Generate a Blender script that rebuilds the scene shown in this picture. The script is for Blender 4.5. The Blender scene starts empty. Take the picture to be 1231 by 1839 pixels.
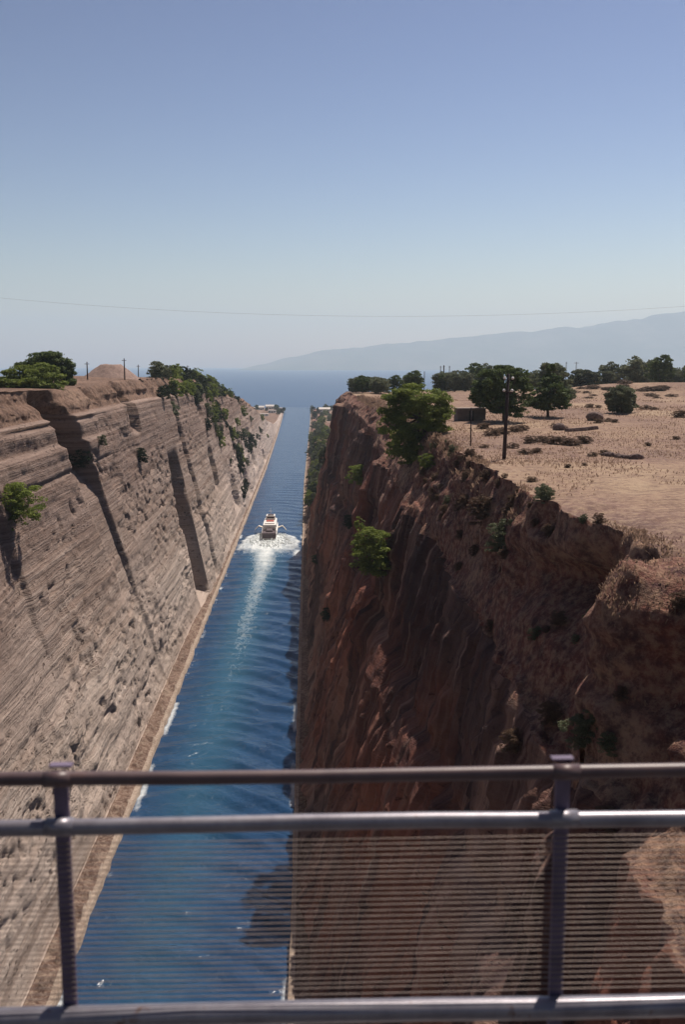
import bpy, math, random
import numpy as np
from mathutils import Vector, Matrix
from mathutils.bvhtree import BVHTree

R = math.radians
scene = bpy.context.scene
COL = scene.collection

# ------------------------------------------------------------------ camera
CAM_Z = 67.0
PITCH, YAW = 8.4, 2.0
cam_d = bpy.data.cameras.new('camera')
cam = bpy.data.objects.new('camera', cam_d)
COL.objects.link(cam)
cam.location = (0, 0, CAM_Z)
cam.rotation_euler = (R(90 - PITCH), 0, R(-YAW))
cam_d.sensor_fit = 'VERTICAL'
cam_d.sensor_height = 36.0
cam_d.sensor_width = 24.0
cam_d.lens = 35.0
cam_d.clip_start = 0.1
cam_d.clip_end = 200000
cam_d.dof.use_dof = True
cam_d.dof.focus_distance = 160.0
cam_d.dof.aperture_fstop = 2.3
scene.camera = cam
scene.render.resolution_x, scene.render.resolution_y = 686, 1024

# ------------------------------------------------------------------ world, sun, exposure
SUN = Vector((0.275, 0.40, 0.875)).normalized()          # direction towards the sun
world = bpy.data.worlds.new('World')
scene.world = world
world.use_nodes = True
wn = world.node_tree
sky = wn.nodes.new('ShaderNodeTexSky')
sky.sky_type = 'NISHITA'
sky.sun_disc = False
sky.sun_elevation = math.asin(SUN.z)
sky.sun_rotation = math.atan2(SUN.x, SUN.y)
sky.altitude = 60
sky.air_density = 1.0
sky.dust_density = 0.6
sky.ozone_density = 2.2
bg = wn.nodes['Background']
bg.inputs['Strength'].default_value = 0.095
gm = wn.nodes.new('ShaderNodeGamma'); gm.inputs['Gamma'].default_value = 2.4
tint = wn.nodes.new('ShaderNodeMix'); tint.data_type = 'RGBA'; tint.blend_type = 'MULTIPLY'; tint.inputs[0].default_value = 1.0
tint.inputs[7].default_value = (0.105, 0.0655, 0.0485, 1)
wn.links.new(sky.outputs[0], gm.inputs['Color'])
wn.links.new(gm.outputs[0], tint.inputs[6])
wn.links.new(tint.outputs[2], bg.inputs['Color'])

sun_d = bpy.data.lights.new('sun', 'SUN')
sun_o = bpy.data.objects.new('sun', sun_d)
COL.objects.link(sun_o)
sun_d.energy = 5.0
sun_d.angle = R(0.55)
sun_d.color = (1.0, 0.90, 0.79)
sun_o.rotation_euler = SUN.to_track_quat('Z', 'Y').to_euler()
sun_o.location = (200, 100, 400)

scene.view_settings.view_transform = 'Standard'
scene.view_settings.look = 'None'
scene.view_settings.exposure = 0.18
scene.view_settings.gamma = 1.0
scene.cycles.max_bounces = 6
scene.cycles.volume_bounces = 1
scene.cycles.use_denoising = True

# ------------------------------------------------------------------ noise helpers
def _hash(ix, iy, seed):
    h = (ix.astype(np.int64) * 374761393 + iy.astype(np.int64) * 668265263 + seed * 974711) & 0xffffffff
    h = ((h ^ (h >> 13)) * 1274126177) & 0xffffffff
    h = (h ^ (h >> 16)) & 0xffffffff
    return h / 4294967295.0

def vnoise(x, y, seed=0):
    x = np.asarray(x, float); y = np.asarray(y, float)
    x, y = np.broadcast_arrays(x, y)
    ix = np.floor(x); iy = np.floor(y)
    fx = x - ix; fy = y - iy
    fx = fx * fx * (3 - 2 * fx); fy = fy * fy * (3 - 2 * fy)
    a = _hash(ix, iy, seed); b = _hash(ix + 1, iy, seed)
    c = _hash(ix, iy + 1, seed); d = _hash(ix + 1, iy + 1, seed)
    return (a + (b - a) * fx + (c - a) * fy + (a - b - c + d) * fx * fy) * 2 - 1

def fbm(x, y, seed=0, octv=4, gain=0.5):
    s = 0; a = 1; n = 0
    for k in range(octv):
        s = s + a * vnoise(np.asarray(x) * 2 ** k + 17.3 * k, np.asarray(y) * 2 ** k - 9.1 * k, seed + k)
        n += a; a *= gain
    return s / n

def sstep(a, b, x):
    t = np.clip((x - a) / (b - a), 0, 1)
    return t * t * (3 - 2 * t)

# ------------------------------------------------------------------ mesh / object helpers
def mesh_np(name, V, Q, mats=(), mat_idx=None, smooth=True):
    V = np.asarray(V, dtype=np.float32).reshape(-1, 3)
    Q = np.asarray(Q, dtype=np.int32)
    k = Q.shape[1]
    me = bpy.data.meshes.new(name)
    me.vertices.add(len(V)); me.vertices.foreach_set('co', V.ravel())
    me.loops.add(Q.size); me.loops.foreach_set('vertex_index', Q.ravel())
    me.polygons.add(len(Q))
    me.polygons.foreach_set('loop_start', np.arange(0, Q.size, k, dtype=np.int32))
    me.polygons.foreach_set('loop_total', np.full(len(Q), k, dtype=np.int32))
    for m in mats: me.materials.append(m)
    if mat_idx is not None: me.polygons.foreach_set('material_index', np.asarray(mat_idx, dtype=np.int32))
    me.polygons.foreach_set('use_smooth', np.full(len(Q), smooth, dtype=bool))
    me.update(calc_edges=True)
    me.validate()
    return me

def grid_quads(nr, nc):
    i = np.arange(nr - 1)[:, None] * nc + np.arange(nc - 1)[None, :]
    return np.stack([i, i + 1, i + nc + 1, i + nc], -1).reshape(-1, 4)

def link(name, me, parent=None, loc=(0, 0, 0), rot=(0, 0, 0), scale=None):
    o = bpy.data.objects.new(name, me)
    COL.objects.link(o)
    o.location = loc; o.rotation_euler = rot
    if scale is not None: o.scale = scale if hasattr(scale, '__len__') else (scale,) * 3
    if parent: o.parent = parent
    return o

def tag(o, label, cat, group=None, kind=None):
    o['label'] = label; o['category'] = cat
    if group: o['group'] = group
    if kind: o['kind'] = kind
    return o

def struct(o, label=None, cat=None):
    o['kind'] = 'structure'
    if label: o['label'] = label
    if cat: o['category'] = cat
    return o

def empty(name, loc, rz=0.0, scale=1.0):
    o = bpy.data.objects.new(name, None)
    COL.objects.link(o)
    o.location = loc; o.rotation_euler = (0, 0, rz); o.scale = (scale,) * 3 if not hasattr(scale, '__len__') else scale
    o.empty_display_size = 0.5
    return o

def copy_thing(src, loc, rz, scale, label=None, group=None):
    c = src.copy(); COL.objects.link(c)
    c.location = loc; c.rotation_euler = (0, 0, rz)
    c.scale = (scale,) * 3 if not hasattr(scale, '__len__') else scale
    if label: c['label'] = label
    if group: c['group'] = group
    for ch in src.children:
        d = ch.copy(); COL.objects.link(d); d.parent = c
        for g in ch.children:
            e = g.copy(); COL.objects.link(e); e.parent = d
    return c

class MB:
    """collects polygons into one mesh"""
    def __init__(s): s.v = []; s.f = []; s.m = []
    def add(s, vs, fs, mi=0):
        b = len(s.v); s.v += [tuple(p) for p in vs]
        s.f += [tuple(b + i for i in q) for q in fs]; s.m += [mi] * len(fs)
        return s
    def box(s, x0, x1, y0, y1, z0, z1, mi=0):
        vs = [(x0,y0,z0),(x1,y0,z0),(x1,y1,z0),(x0,y1,z0),(x0,y0,z1),(x1,y0,z1),(x1,y1,z1),(x0,y1,z1)]
        return s.add(vs, [(0,3,2,1),(4,5,6,7),(0,1,5,4),(1,2,6,5),(2,3,7,6),(3,0,4,7)], mi)
    def tube(s, pts, rad, n=8, mi=0, cap=True):
        pts = [Vector(p) for p in pts]
        if not hasattr(rad, '__len__'): rad = [rad] * len(pts)
        b = []
        up = None
        for i, p in enumerate(pts):
            t = (pts[min(i + 1, len(pts) - 1)] - pts[max(i - 1, 0)]).normalized()
            if up is None:
                up = Vector((0, 0, 1)) if abs(t.z) < 0.9 else Vector((1, 0, 0))
            a = t.cross(up).normalized(); c = a.cross(t).normalized(); up = c
            for k in range(n):
                th = 2 * math.pi * k / n
                b.append(p + (a * math.cos(th) + c * math.sin(th)) * rad[i])
        fs = []
        for i in range(len(pts) - 1):
            for k in range(n):
                k2 = (k + 1) % n
                fs.append((i*n+k, i*n+k2, (i+1)*n+k2, (i+1)*n+k))
        if cap:
            fs.append(tuple(range(n))[::-1]); fs.append(tuple((len(pts)-1)*n + k for k in range(n)))
        return s.add(b, fs, mi)
    def loft(s, rings, mi=0, close=True, cap=True):
        n = len(rings[0]); b = [p for r in rings for p in r]; fs = []
        for i in range(len(rings) - 1):
            for k in range(n if close else n - 1):
                k2 = (k + 1) % n
                fs.append((i*n+k, i*n+k2, (i+1)*n+k2, (i+1)*n+k))
        if cap:
            fs.append(tuple(range(n))[::-1]); fs.append(tuple((len(rings)-1)*n + k for k in range(n)))
        return s.add(b, fs, mi)
    def build(s, name, mat, parent=None, smooth=False, loc=(0,0,0), rot=(0,0,0), bevel=0):
        me = bpy.data.meshes.new(name)
        me.from_pydata(s.v, [], s.f)
        mats = mat if isinstance(mat, (list, tuple)) else [mat]
        for m in mats: me.materials.append(m)
        me.polygons.foreach_set('material_index', s.m)
        me.polygons.foreach_set('use_smooth', [smooth] * len(s.f))
        me.update()
        o = link(name, me, parent, loc, rot)
        if bevel:
            b = o.modifiers.new('bevel', 'BEVEL'); b.width = bevel; b.segments = 2; b.limit_method = 'ANGLE'
        return o

# ------------------------------------------------------------------ materials
class NT:
    def __init__(s, name):
        s.mat = bpy.data.materials.new(name); s.mat.use_nodes = True
        s.t = s.mat.node_tree; s.b = s.t.nodes['Principled BSDF']
        s.b.inputs['Roughness'].default_value = 0.9
        s.b.inputs['Specular IOR Level'].default_value = 0.25
    def n(s, typ, **kw):
        nd = s.t.nodes.new(typ)
        for k, v in kw.items(): setattr(nd, k, v)
        return nd
    def l(s, a, b): s.t.links.new(a, b)
    def pos(s):
        g = s.n('ShaderNodeNewGeometry'); return g.outputs['Position']
    def mapped(s, src, scale, loc=(0, 0, 0)):
        m = s.n('ShaderNodeMapping'); m.inputs['Scale'].default_value = scale; m.inputs['Location'].default_value = loc
        s.l(src, m.inputs['Vector']); return m.outputs[0]
    def noise(s, vec, scale=1.0, detail=6, rough=0.6, dist=0.0):
        m = s.n('ShaderNodeTexNoise'); m.inputs['Scale'].default_value = scale
        m.inputs['Detail'].default_value = detail; m.inputs['Roughness'].default_value = rough
        m.inputs['Distortion'].default_value = dist
        if vec is not None: s.l(vec, m.inputs['Vector'])
        return m.outputs['Fac']
    def ramp(s, fac, stops, interp='LINEAR'):
        r = s.n('ShaderNodeValToRGB'); cr = r.color_ramp; cr.interpolation = interp
        while len(cr.elements) < len(stops): cr.elements.new(0.5)
        for e, (p, c) in zip(cr.elements, stops):
            e.position = p; e.color = (*c, 1) if len(c) == 3 else c
        s.l(fac, r.inputs[0]); return r.outputs[0]
    def mix(s, fac, a, b, mode='MIX'):
        m = s.n('ShaderNodeMix', data_type='RGBA', blend_type=mode)
        for sock, v in ((m.inputs[0], fac), (m.inputs[6], a), (m.inputs[7], b)):
            if hasattr(v, 'links'): s.l(v, sock)
            elif isinstance(v, (int, float)): sock.default_value = v
            else: sock.default_value = (*v, 1)
        return m.outputs[2]
    def math(s, op, a, b=0.0, c=0.0, clamp=False):
        m = s.n('ShaderNodeMath', operation=op); m.use_clamp = clamp
        for sock, v in zip(m.inputs, (a, b, c)):
            if hasattr(v, 'links'): s.l(v, sock)
            else: sock.default_value = v
        return m.outputs[0]
    def mapr(s, v, a, b, c=0.0, d=1.0):
        m = s.n('ShaderNodeMapRange'); s.l(v, m.inputs[0])
        for i, x in enumerate((a, b, c, d)): m.inputs[1 + i].default_value = x
        return m.outputs[0]
    def bump(s, h, strength=0.5, dist=0.3, prev=None):
        m = s.n('ShaderNodeBump'); m.inputs['Strength'].default_value = strength; m.inputs['Distance'].default_value = dist
        s.l(h, m.inputs['Height'])
        if prev is not None: s.l(prev, m.inputs['Normal'])
        return m.outputs[0]
    def done(s, col=None, normal=None, rough=None):
        if col is not None:
            if hasattr(col, 'links'): s.l(col, s.b.inputs['Base Color'])
            else: s.b.inputs['Base Color'].default_value = (*col, 1)
        if normal is not None: s.l(normal, s.b.inputs['Normal'])
        if rough is not None: s.b.inputs['Roughness'].default_value = rough
        return s.mat

def simple(name, col, rough=0.6, var=0.15, scale=3.0, metal=0.0, bump=0.0):
    n = NT(name)
    tc = n.n('ShaderNodeTexCoord').outputs['Object']
    f = n.noise(tc, scale, 5, 0.6)
    dark = tuple(c * (1 - var) for c in col); lite = tuple(min(1, c * (1 + var)) for c in col)
    c = n.ramp(f, [(0.3, dark), (0.7, lite)])
    n.b.inputs['Metallic'].default_value = metal
    nm = n.bump(f, bump, 0.02) if bump else None
    return n.done(c, nm, rough)

def rock_mat(name, pale, mid, brown, dark, streak=0.0, pale_top=28.0, pits=0.6, red=None, recess_shade=0.0, line=1.0, bend=1.0, zones=None, zone_mix=0.5):
    n = NT(name)
    p = n.pos()
    sx = n.n('ShaderNodeSeparateXYZ'); n.l(p, sx.inputs[0])
    def layer(ys, scale, detail, rough, warp):
        """colour that follows the beds: changes with height, hardly along the cut"""
        w = n.noise(n.mapped(p, (0.0, 0.022, 0.03)), 1.0, 0, 0.5)
        c = n.n('ShaderNodeCombineXYZ')
        n.l(n.math('MULTIPLY', sx.outputs['Y'], ys), c.inputs[0])
        n.l(n.math('ADD', sx.outputs['Z'], n.math('MULTIPLY', w, warp * bend)), c.inputs[2])
        return n.noise(c.outputs[0], scale, detail, rough)
    n1 = layer(0.004, 0.30, 3, 0.55, 1.0)
    n2 = layer(0.010, 1.5, 4, 0.62, 0.9)
    n3 = layer(0.03, 3.4, 4, 0.7, 0.9)
    blot = n.noise(n.mapped(p, (0.05, 0.045, 0.08)), 1.0, 6, 0.62)
    grain = n.noise(n.mapped(p, (1.6, 1.2, 2.2)), 1.0, 6, 0.72)
    c = n.ramp(n1, [(0.32, brown), (0.42, mid), (0.50, pale), (0.57, mid), (0.63, pale), (0.72, brown)])
    c = n.mix(n.mapr(n2, 0.53, 0.60, 0.0, 0.75 * line), c, tuple(min(0.8, 1.22 * q) for q in pale))
    c = n.mix(n.mapr(n2, 0.47, 0.40, 0.0, 0.65 * line), c, brown)
    c = n.mix(n.mapr(n3, 0.56, 0.66, 0.0, 0.7 * line), c, pale)
    c = n.mix(n.mapr(n3, 0.43, 0.34, 0.0, 0.55 * line), c, dark)
    c = n.mix(n.mapr(blot, 0.46, 0.66, 0.0, 0.75), c, mid)
    c = n.mix(n.mapr(grain, 0.45, 0.30, 0.0, 0.5), c, brown)
    c = n.mix(n.mapr(grain, 0.58, 0.72, 0.0, 0.5), c, tuple(min(0.8, 1.15 * q) for q in pale))
    if zones:                                    # thick formations of different colour, one above the other
        zf = n.mapr(n.math('ADD', sx.outputs['Z'], n.math('MULTIPLY', n.math('SUBTRACT', n.math('ADD', n1, blot), 1.0), 9.0)), 0.0, 60.0)
        c = n.mix(zone_mix, c, n.ramp(zf, [(z_ / 60.0, q_) for z_, q_ in zones]))
    sm = n.noise(n.mapped(p, (0.0, 0.022, 0.07), (3, 5, 2)), 1.0, 4, 0.55)
    c = n.mix(n.mapr(sm, 0.50, 0.60, 0.0, 0.7), c, n.mix(grain, mid, pale))
    zt = n.mapr(n.math('ADD', sx.outputs['Z'], n.math('MULTIPLY', blot, 24.0)), pale_top, pale_top + 26)
    up = n.mix(n.mapr(n2, 0.42, 0.6), tuple(.8 * q for q in brown), tuple(.5 * a_ + .5 * b_ for a_, b_ in zip(brown, mid)))
    c = n.mix(n.math('MULTIPLY', zt, 0.9), c, n.mix(n.mapr(grain, 0.5, 0.7, 0.0, 0.5), up, mid))
    pitn = n.noise(n.mapped(p, (0.9, 0.6, 1.5)), 1.0, 4, 0.7)
    cl = n.noise(n.mapped(p, (0.09, 0.03, 0.22)), 1.0, 3, 0.5)
    pit = n.math('MULTIPLY', n.mapr(pitn, 0.59, 0.66), n.mapr(cl, 0.44, 0.56), clamp=True)
    c = n.mix(n.math('MULTIPLY', pit, pits), c, dark)
    if red:
        rn = n.noise(n.mapped(p, (0.05, 0.035, 0.05), (4, 2, 8)), 1.0, 4, 0.6)
        c = n.mix(n.mapr(rn, 0.47, 0.62, 0.0, 0.75), c, red)
    if recess_shade:
        sn = n.noise(n.mapped(p, (0.03, 0.028, 0.03), (9, 3, 1)), 1.0, 5, 0.6)
        c = n.mix(n.mapr(sn, 0.48, 0.60, 0.0, recess_shade), c, dark)  # dark patches paint the shade of deep recesses and gullies into the colour
    if streak:
        st = n.noise(n.mapped(p, (0.0, 0.24, 0.012)), 1.0, 5, 0.68)
        c = n.mix(n.mapr(st, 0.46, 0.62, 0.0, streak), c, dark)
        st2 = n.noise(n.mapped(p, (0.0, 0.3, 0.010), (31, 7, 3)), 1.0, 5, 0.66)
        c = n.mix(n.mapr(st2, 0.55, 0.68, 0.0, streak), c, pale)
    h = n.math('ADD', n.math('MULTIPLY', n3, 0.7), n.math('MULTIPLY', n2, 0.6))
    h = n.math('ADD', h, n.math('MULTIPLY', grain, 0.8))
    h = n.math('SUBTRACT', h, n.math('MULTIPLY', pit, 0.8))
    return n.done(c, n.bump(h, 0.85, 0.5), 0.95)

def ground_mat(name, cols, patch, scale=0.05, bump=0.5, path=None):
    n = NT(name)
    p = n.pos()
    a = n.noise(n.mapped(p, (1, 0.55, 1)), scale, 7, 0.65)
    b = n.noise(p, scale * 9, 6, 0.7)
    c = n.ramp(a, [(0.33, cols[0]), (0.45, cols[1]), (0.55, cols[2]), (0.66, cols[3])])
    c = n.mix(n.mapr(b, 0.45, 0.62, 0.0, 0.75), c, patch)
    d = n.noise(p, 1.6, 5, 0.75)
    c = n.mix(n.mapr(d, 0.45, 0.62, 0.0, 0.6), c, cols[3])
    c = n.mix(n.mapr(d, 0.47, 0.36, 0.0, 0.55), c, cols[0])
    nm = n.bump(n.math('ADD', b, d), bump, 0.5)
    return n.done(c, nm, 0.95)

def leaf_mat(name, dark, lite, trans=0.3):
    n = NT(name)
    p = n.n('ShaderNodeTexCoord').outputs['Object']
    f = n.noise(p, 0.55, 4, 0.6)
    g = n.noise(p, 4.0, 3, 0.7)
    oi = n.n('ShaderNodeObjectInfo').outputs['Random']
    c = n.ramp(n.math('ADD', n.math('MULTIPLY', f, 0.6), n.math('MULTIPLY', g, 0.4)), [(0.35, dark), (0.65, lite)])
    c = n.mix(n.math('MULTIPLY', oi, 0.35), c, tuple(0.6 * x for x in dark))
    n.b.inputs['Roughness'].default_value = 0.7
    n.b.inputs['Specular IOR Level'].default_value = 0.2
    n.l(c, n.b.inputs['Base Color'])
    out = n.t.nodes['Material Output']
    tr = n.n('ShaderNodeBsdfTranslucent'); n.l(c, tr.inputs['Color'])
    mx = n.n('ShaderNodeMixShader'); mx.inputs[0].default_value = trans
    n.l(n.b.outputs[0], mx.inputs[1]); n.l(tr.outputs[0], mx.inputs[2]); n.l(mx.outputs[0], out.inputs['Surface'])
    return n.mat

M = {}
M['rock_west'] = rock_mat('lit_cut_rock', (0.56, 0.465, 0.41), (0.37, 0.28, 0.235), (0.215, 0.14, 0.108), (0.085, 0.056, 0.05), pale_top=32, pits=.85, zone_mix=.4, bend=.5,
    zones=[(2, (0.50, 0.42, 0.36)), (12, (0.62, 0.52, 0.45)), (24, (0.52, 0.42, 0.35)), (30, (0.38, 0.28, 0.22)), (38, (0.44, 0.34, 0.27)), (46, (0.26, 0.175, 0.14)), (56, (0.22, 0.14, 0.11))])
M['rock_east'] = rock_mat('shade_darkened_east_rock', (0.40, 0.255, 0.195), (0.19, 0.092, 0.073), (0.10, 0.042, 0.037), (0.032, 0.015, 0.021), streak=0.85, pale_top=60, pits=0.85, red=(0.26, 0.085, 0.05), recess_shade=0.65, line=.3, zone_mix=.75, bend=.25,  # same rock darkened, the wall's purplish shade put into its colour; reds are beds
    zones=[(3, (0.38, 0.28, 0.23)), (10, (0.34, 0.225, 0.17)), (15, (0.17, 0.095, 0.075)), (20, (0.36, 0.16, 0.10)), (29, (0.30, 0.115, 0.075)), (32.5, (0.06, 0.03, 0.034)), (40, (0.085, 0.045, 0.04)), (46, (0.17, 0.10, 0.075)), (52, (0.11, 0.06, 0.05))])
M['soil_west'] = ground_mat('upper_soil', [(0.085, 0.05, 0.038), (0.17, 0.10, 0.07), (0.23, 0.14, 0.10), (0.34, 0.23, 0.165)], (0.085, 0.052, 0.042), 0.12, 0.8)
M['soil_east'] = ground_mat('red_soil', [(0.055, 0.028, 0.034), (0.18, 0.06, 0.045), (0.20, 0.095, 0.07), (0.42, 0.28, 0.19)], (0.055, 0.032, 0.036), 0.08, 0.8)  # darkest tones carry a painted purple shadow tint; the red is the soil's own
M['grass'] = ground_mat('dry_field', [(0.125, 0.075, 0.066), (0.215, 0.132, 0.105), (0.285, 0.188, 0.132), (0.38, 0.275, 0.185)], (0.165, 0.10, 0.075), 0.05, 0.5)
M['ledge'] = ground_mat('ledge_soil', [(0.08, 0.048, 0.038), (0.14, 0.085, 0.065), (0.20, 0.13, 0.10), (0.36, 0.28, 0.22)], (0.10, 0.06, 0.048), 0.25, 0.6)
M['kerb'] = ground_mat('quay_stone', [(0.2, 0.15, 0.12), (0.30, 0.235, 0.19), (0.36, 0.29, 0.235), (0.42, 0.34, 0.28)], (0.22, 0.16, 0.12), 0.4, 0.4)

# ------------------------------------------------------------------ cliffs: one sheet per bank
def y_rows(y0, ymax, k=0.0036, lo=0.32, hi=8.0):
    ys = [y0]
    while ys[-1] < ymax:
        ys.append(ys[-1] + min(hi, max(lo, k * abs(ys[-1]))))
    return np.array(ys)

def bank(ys, ctrl, counts, seg_mats, side, disp):
    """ctrl: list of (X(y), Z(y)) arrays; counts: subdivisions per segment"""
    cols_x, cols_z, seg, par = [], [], [], []
    for j, n in enumerate(counts):
        (xa, za), (xb, zb) = ctrl[j], ctrl[j + 1]
        ts = np.arange(n) / n
        if j >= len(counts) - 3:                       # spread the far plateau out towards the horizon
            ts = ts ** 1.6
        for t in ts:
            cols_x.append(xa + (xb - xa) * t); cols_z.append(za + (zb - za) * t)
            seg.append(j); par.append(t)
    cols_x.append(ctrl[-1][0]); cols_z.append(ctrl[-1][1]); seg.append(len(counts) - 1); par.append(1.0)
    X = np.stack(cols_x, 1); Z = np.stack(cols_z, 1); Y = np.repeat(ys[:, None], X.shape[1], 1)
    seg = np.array(seg); par = np.array(par)
    X, Y, Z = disp(X, Y, Z, seg, par)
    V = np.stack([X, Y, Z], -1).reshape(-1, 3)
    Q = grid_quads(len(ys), X.shape[1])
    if side < 0: Q = Q[:, ::-1]
    mi = np.tile(np.array([seg_mats[s] for s in seg[:-1]]), (len(ys) - 1, 1))
    if side > 0: mi[ys[:-1] < 50.5] = np.where(mi[ys[:-1] < 50.5] == 4, 3, mi[ys[:-1] < 50.5])
    mi = mi.ravel()
    return V, Q, mi

def key(ys, tab):
    t = np.array(tab, float)
    return np.interp(ys, t[:, 0], t[:, 1])

# ---- left (west) bank
ysL = y_rows(10, 1620)
ztop = key(ysL, [(0, 62.5), (120, 63), (250, 63.2), (330, 62.5), (400, 60.5), (480, 57), (570, 51), (700, 39), (850, 22), (1000, 9), (1150, 4.5), (1500, 3), (1535, 0.5), (1620, -6)])
zin = key(ysL, [(0, 63), (250, 64), (330, 62), (480, 56), (570, 48), (700, 34), (850, 18), (1000, 8), (1150, 4.5), (1500, 3), (1535, 0.5), (1620, -6)])
hf = np.clip(ztop / 63.0, 0.02, 1)
endx = key(ysL, [(0, 0), (650, 0), (950, -2), (1250, -5), (1500, -8), (1620, -20)])
c0 = np.full_like(ysL, 1.0)
wallz = np.maximum(ztop - 5.0 * hf, 1.6 * hf + 0.4)
ctrlL = [(-26.9 * c0 + endx, np.minimum(-4 * c0, ztop - 3)), (-26.95 * c0 + endx, np.minimum(1.0, ztop * .3)), (-27.6 * c0 + endx, np.minimum(1.08, ztop * .33)),
         (-29.8 + 1.6 * sstep(245, 300, ysL) + endx, np.minimum(1.5, ztop * .4)), (-29.8 - 10.4 * hf + endx, wallz), (-30.6 - 10.8 * hf + endx, wallz + .4 * hf),
         (-31.5 - 13.2 * hf + endx, ztop), (-62 * c0, np.maximum(zin, ztop) * .5 + zin * .5), (-260 * c0, zin), (-6000 * c0, zin * 0.9)]
cntL = [2, 3, 7, 140, 5, 40, 20, 24, 12]
FA, FB = [], []
def dispL(X, Y, Z, seg, par):
    wall = (seg == 3) | (seg == 4)
    slope = (seg == 5)
    top = seg >= 6
    H = np.clip(Z / 60.0, 0, 1)
    s = np.interp(Y, [0, 800, 1100, 1200], [1, 1, .4, 0])
    env = np.where(seg == 3, np.minimum(1, par * 25), 1.0)[None, :]
    # bedding steps
    zz = Z + 0.5 * fbm(Y / 45, Z / 30, 5, 2)
    bed = 0.13 * vnoise(zz / 1.7, Y / 160, 11) + 0.10 * vnoise(zz / 0.75, Y / 60, 12) + 0.3 * vnoise(zz / 6.0, Y / 200, 13)
    big = 0.6 * fbm(Y / 45, Z / 50, 21, 1) + 0.20 * fbm(Y / 2.6, zz / 1.1, 22, 4) * (0.5 + sstep(-.3, .3, fbm(Y / 25, zz / 6, 27, 2)))
    blk = vnoise(Y / 1.5, zz / 0.9, 23); pit = -0.6 * sstep(0.25, 0.65, blk) * sstep(-0.1, 0.35, fbm(Y / 30, zz / 7, 24, 2))
    yA0 = 175 + 28 * (1 - H)
    inB = sstep(262, 265, Y) * sstep(290, 284, Y)
    fl = sstep(yA0 - 3, yA0 - .5, Y) * sstep(yA0 + 2, yA0 + .5, Y)
    big = big + (.8 * np.floor(3 * fbm(Y / 7, zz / 5, 73, 3)) / 3) * (1 - fl) * sstep(-.25, .15, fbm(Y / 30, zz / 14, 74, 2))
    d = bed * (1 - .95 * inB) * (1 - .8 * fl) + big * (1 - .9 * inB) * (1 - .6 * fl) + pit * (1 - inB) * (1 - fl)
    near = sstep(215, 170, Y)
    d -= near * (1.1 * sstep(53.6, 54.1, zz) - .9 * sstep(54.1, 57.2, zz) + 1.1 * np.exp(-((zz - 57.4) / .4) ** 2) + .5 * np.exp(-((zz - 49.5) / .3) ** 2))
    # ribs: fault faces that look towards the bridge
    yA = 175 + 28 * (1 - H) + 0.6 * fbm(Z / 9, Z * 0, 31, 2)
    aA = 0.5 + .5 * sstep(.3, .6, H) + 5.5 * sstep(0.7, 0.92, H)
    d -= aA * sstep(yA - 10 - 6 * H, yA - 6 - 5 * H, Y) * sstep(yA + .5, yA - .5, Y)
    yB0 = 265 + 2.5 * fbm(Z / 9, Z * 0, 32, 2); yB = 283 + 1.6 * fbm(Z / 16, Z * 0, 33, 2)
    aB = (7.6 * sstep(0.76, 0.55, H) + .5) * (.75 + .5 * fbm(Z / 7, Z * 0, 68, 2))
    d -= aB * sstep(yB0 - .4, yB0 + .6, Y) * sstep(yB + .5, yB - .5, Y)
    yC = 299 + 10 * (1 - H) + 1.5 * fbm(Z / 8, Z * 0, 34, 2)
    d -= 1.5 * sstep(yC - 7, yC - 5, Y) * sstep(yC + .5, yC - .5, Y)
    yD = 236 + 1.0 * fbm(Z / 9, Z * 0, 35, 2)
    d -= 3.0 * sstep(0.84, 0.9, H) * sstep(yD - 12, yD - 1, Y) * sstep(yD + .5, yD - .5, Y)
    yE = 360 + 12 * (1 - H)
    d -= 2.2 * sstep(-.3, .3, fbm(Z / 14, Z * 0, 61, 2)) * sstep(yE - 16, yE - 1, Y) * sstep(yE + .5, yE - .5, Y)
    yF = 124 + 14 * (1 - H) + 1.0 * fbm(Z / 5, Z * 0, 36, 2)
    d -= 1.1 * sstep(0.3, 0.9, H) * sstep(yF - 14, yF - 1, Y) * sstep(yF + .5, yF - .5, Y)
    for k, y0 in enumerate((430, 505, 590, 690)):
        d -= 2.5 * sstep(-.25, .4, fbm(Z / 12, Z * 0 + k, 62 + k, 2)) * sstep(y0 - 30, y0 - 2, Y + 4 * fbm(Z / 8, Z * 0, 66 + k, 2)) * sstep(y0 + .5, y0 - .5, Y)
    m = np.where(wall, 1.0, np.where(slope, 1 - par, 0))[None, :] * s
    X = X + d * m * env
    # soil slope: ledges and gullies
    ds = 1.7 * fbm(Y / 6, X / 4, 41, 4) + 0.8 * vnoise(Y / 60, zz / 1.7, 42)
    X = X + np.where(slope, np.minimum(par * 3, (1 - par) * 2 + .6), 0)[None, :] * ds * s
    Z = Z + np.where(top, 1, np.where(slope, par, 0))[None, :] * s * (0.55 * fbm(Y / 16, X / 12, 43, 4) + 0.9 * fbm(Y / 60, X / 60, 44, 2))
    lg = np.isin(seg, (1, 2, 3)) & (par < .6)
    X = X + np.where(np.isin(seg, (0, 1)), 1, 0)[None, :] * s * 0.22 * fbm(Y / 5, Y * 0, 45, 3)
    Z = Z + np.where(seg == 2, 1, 0)[None, :] * s * (0.7 * sstep(.15, .5, vnoise(Y / 1.7, X / .8, 47)) + 0.35 * fbm(Y / 4, X / 1.2, 46, 3) + .1)
    return X, Y, Z
VL, QL, mL = bank(ysL, ctrlL, cntL, [0, 0, 1, 2, 2, 3, 3, 4, 4], -1, dispL)
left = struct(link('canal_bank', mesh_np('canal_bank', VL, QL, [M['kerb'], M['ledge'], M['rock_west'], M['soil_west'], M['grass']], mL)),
              'sunlit layered rock cutting on the left of the canal', 'cliff')

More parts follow.
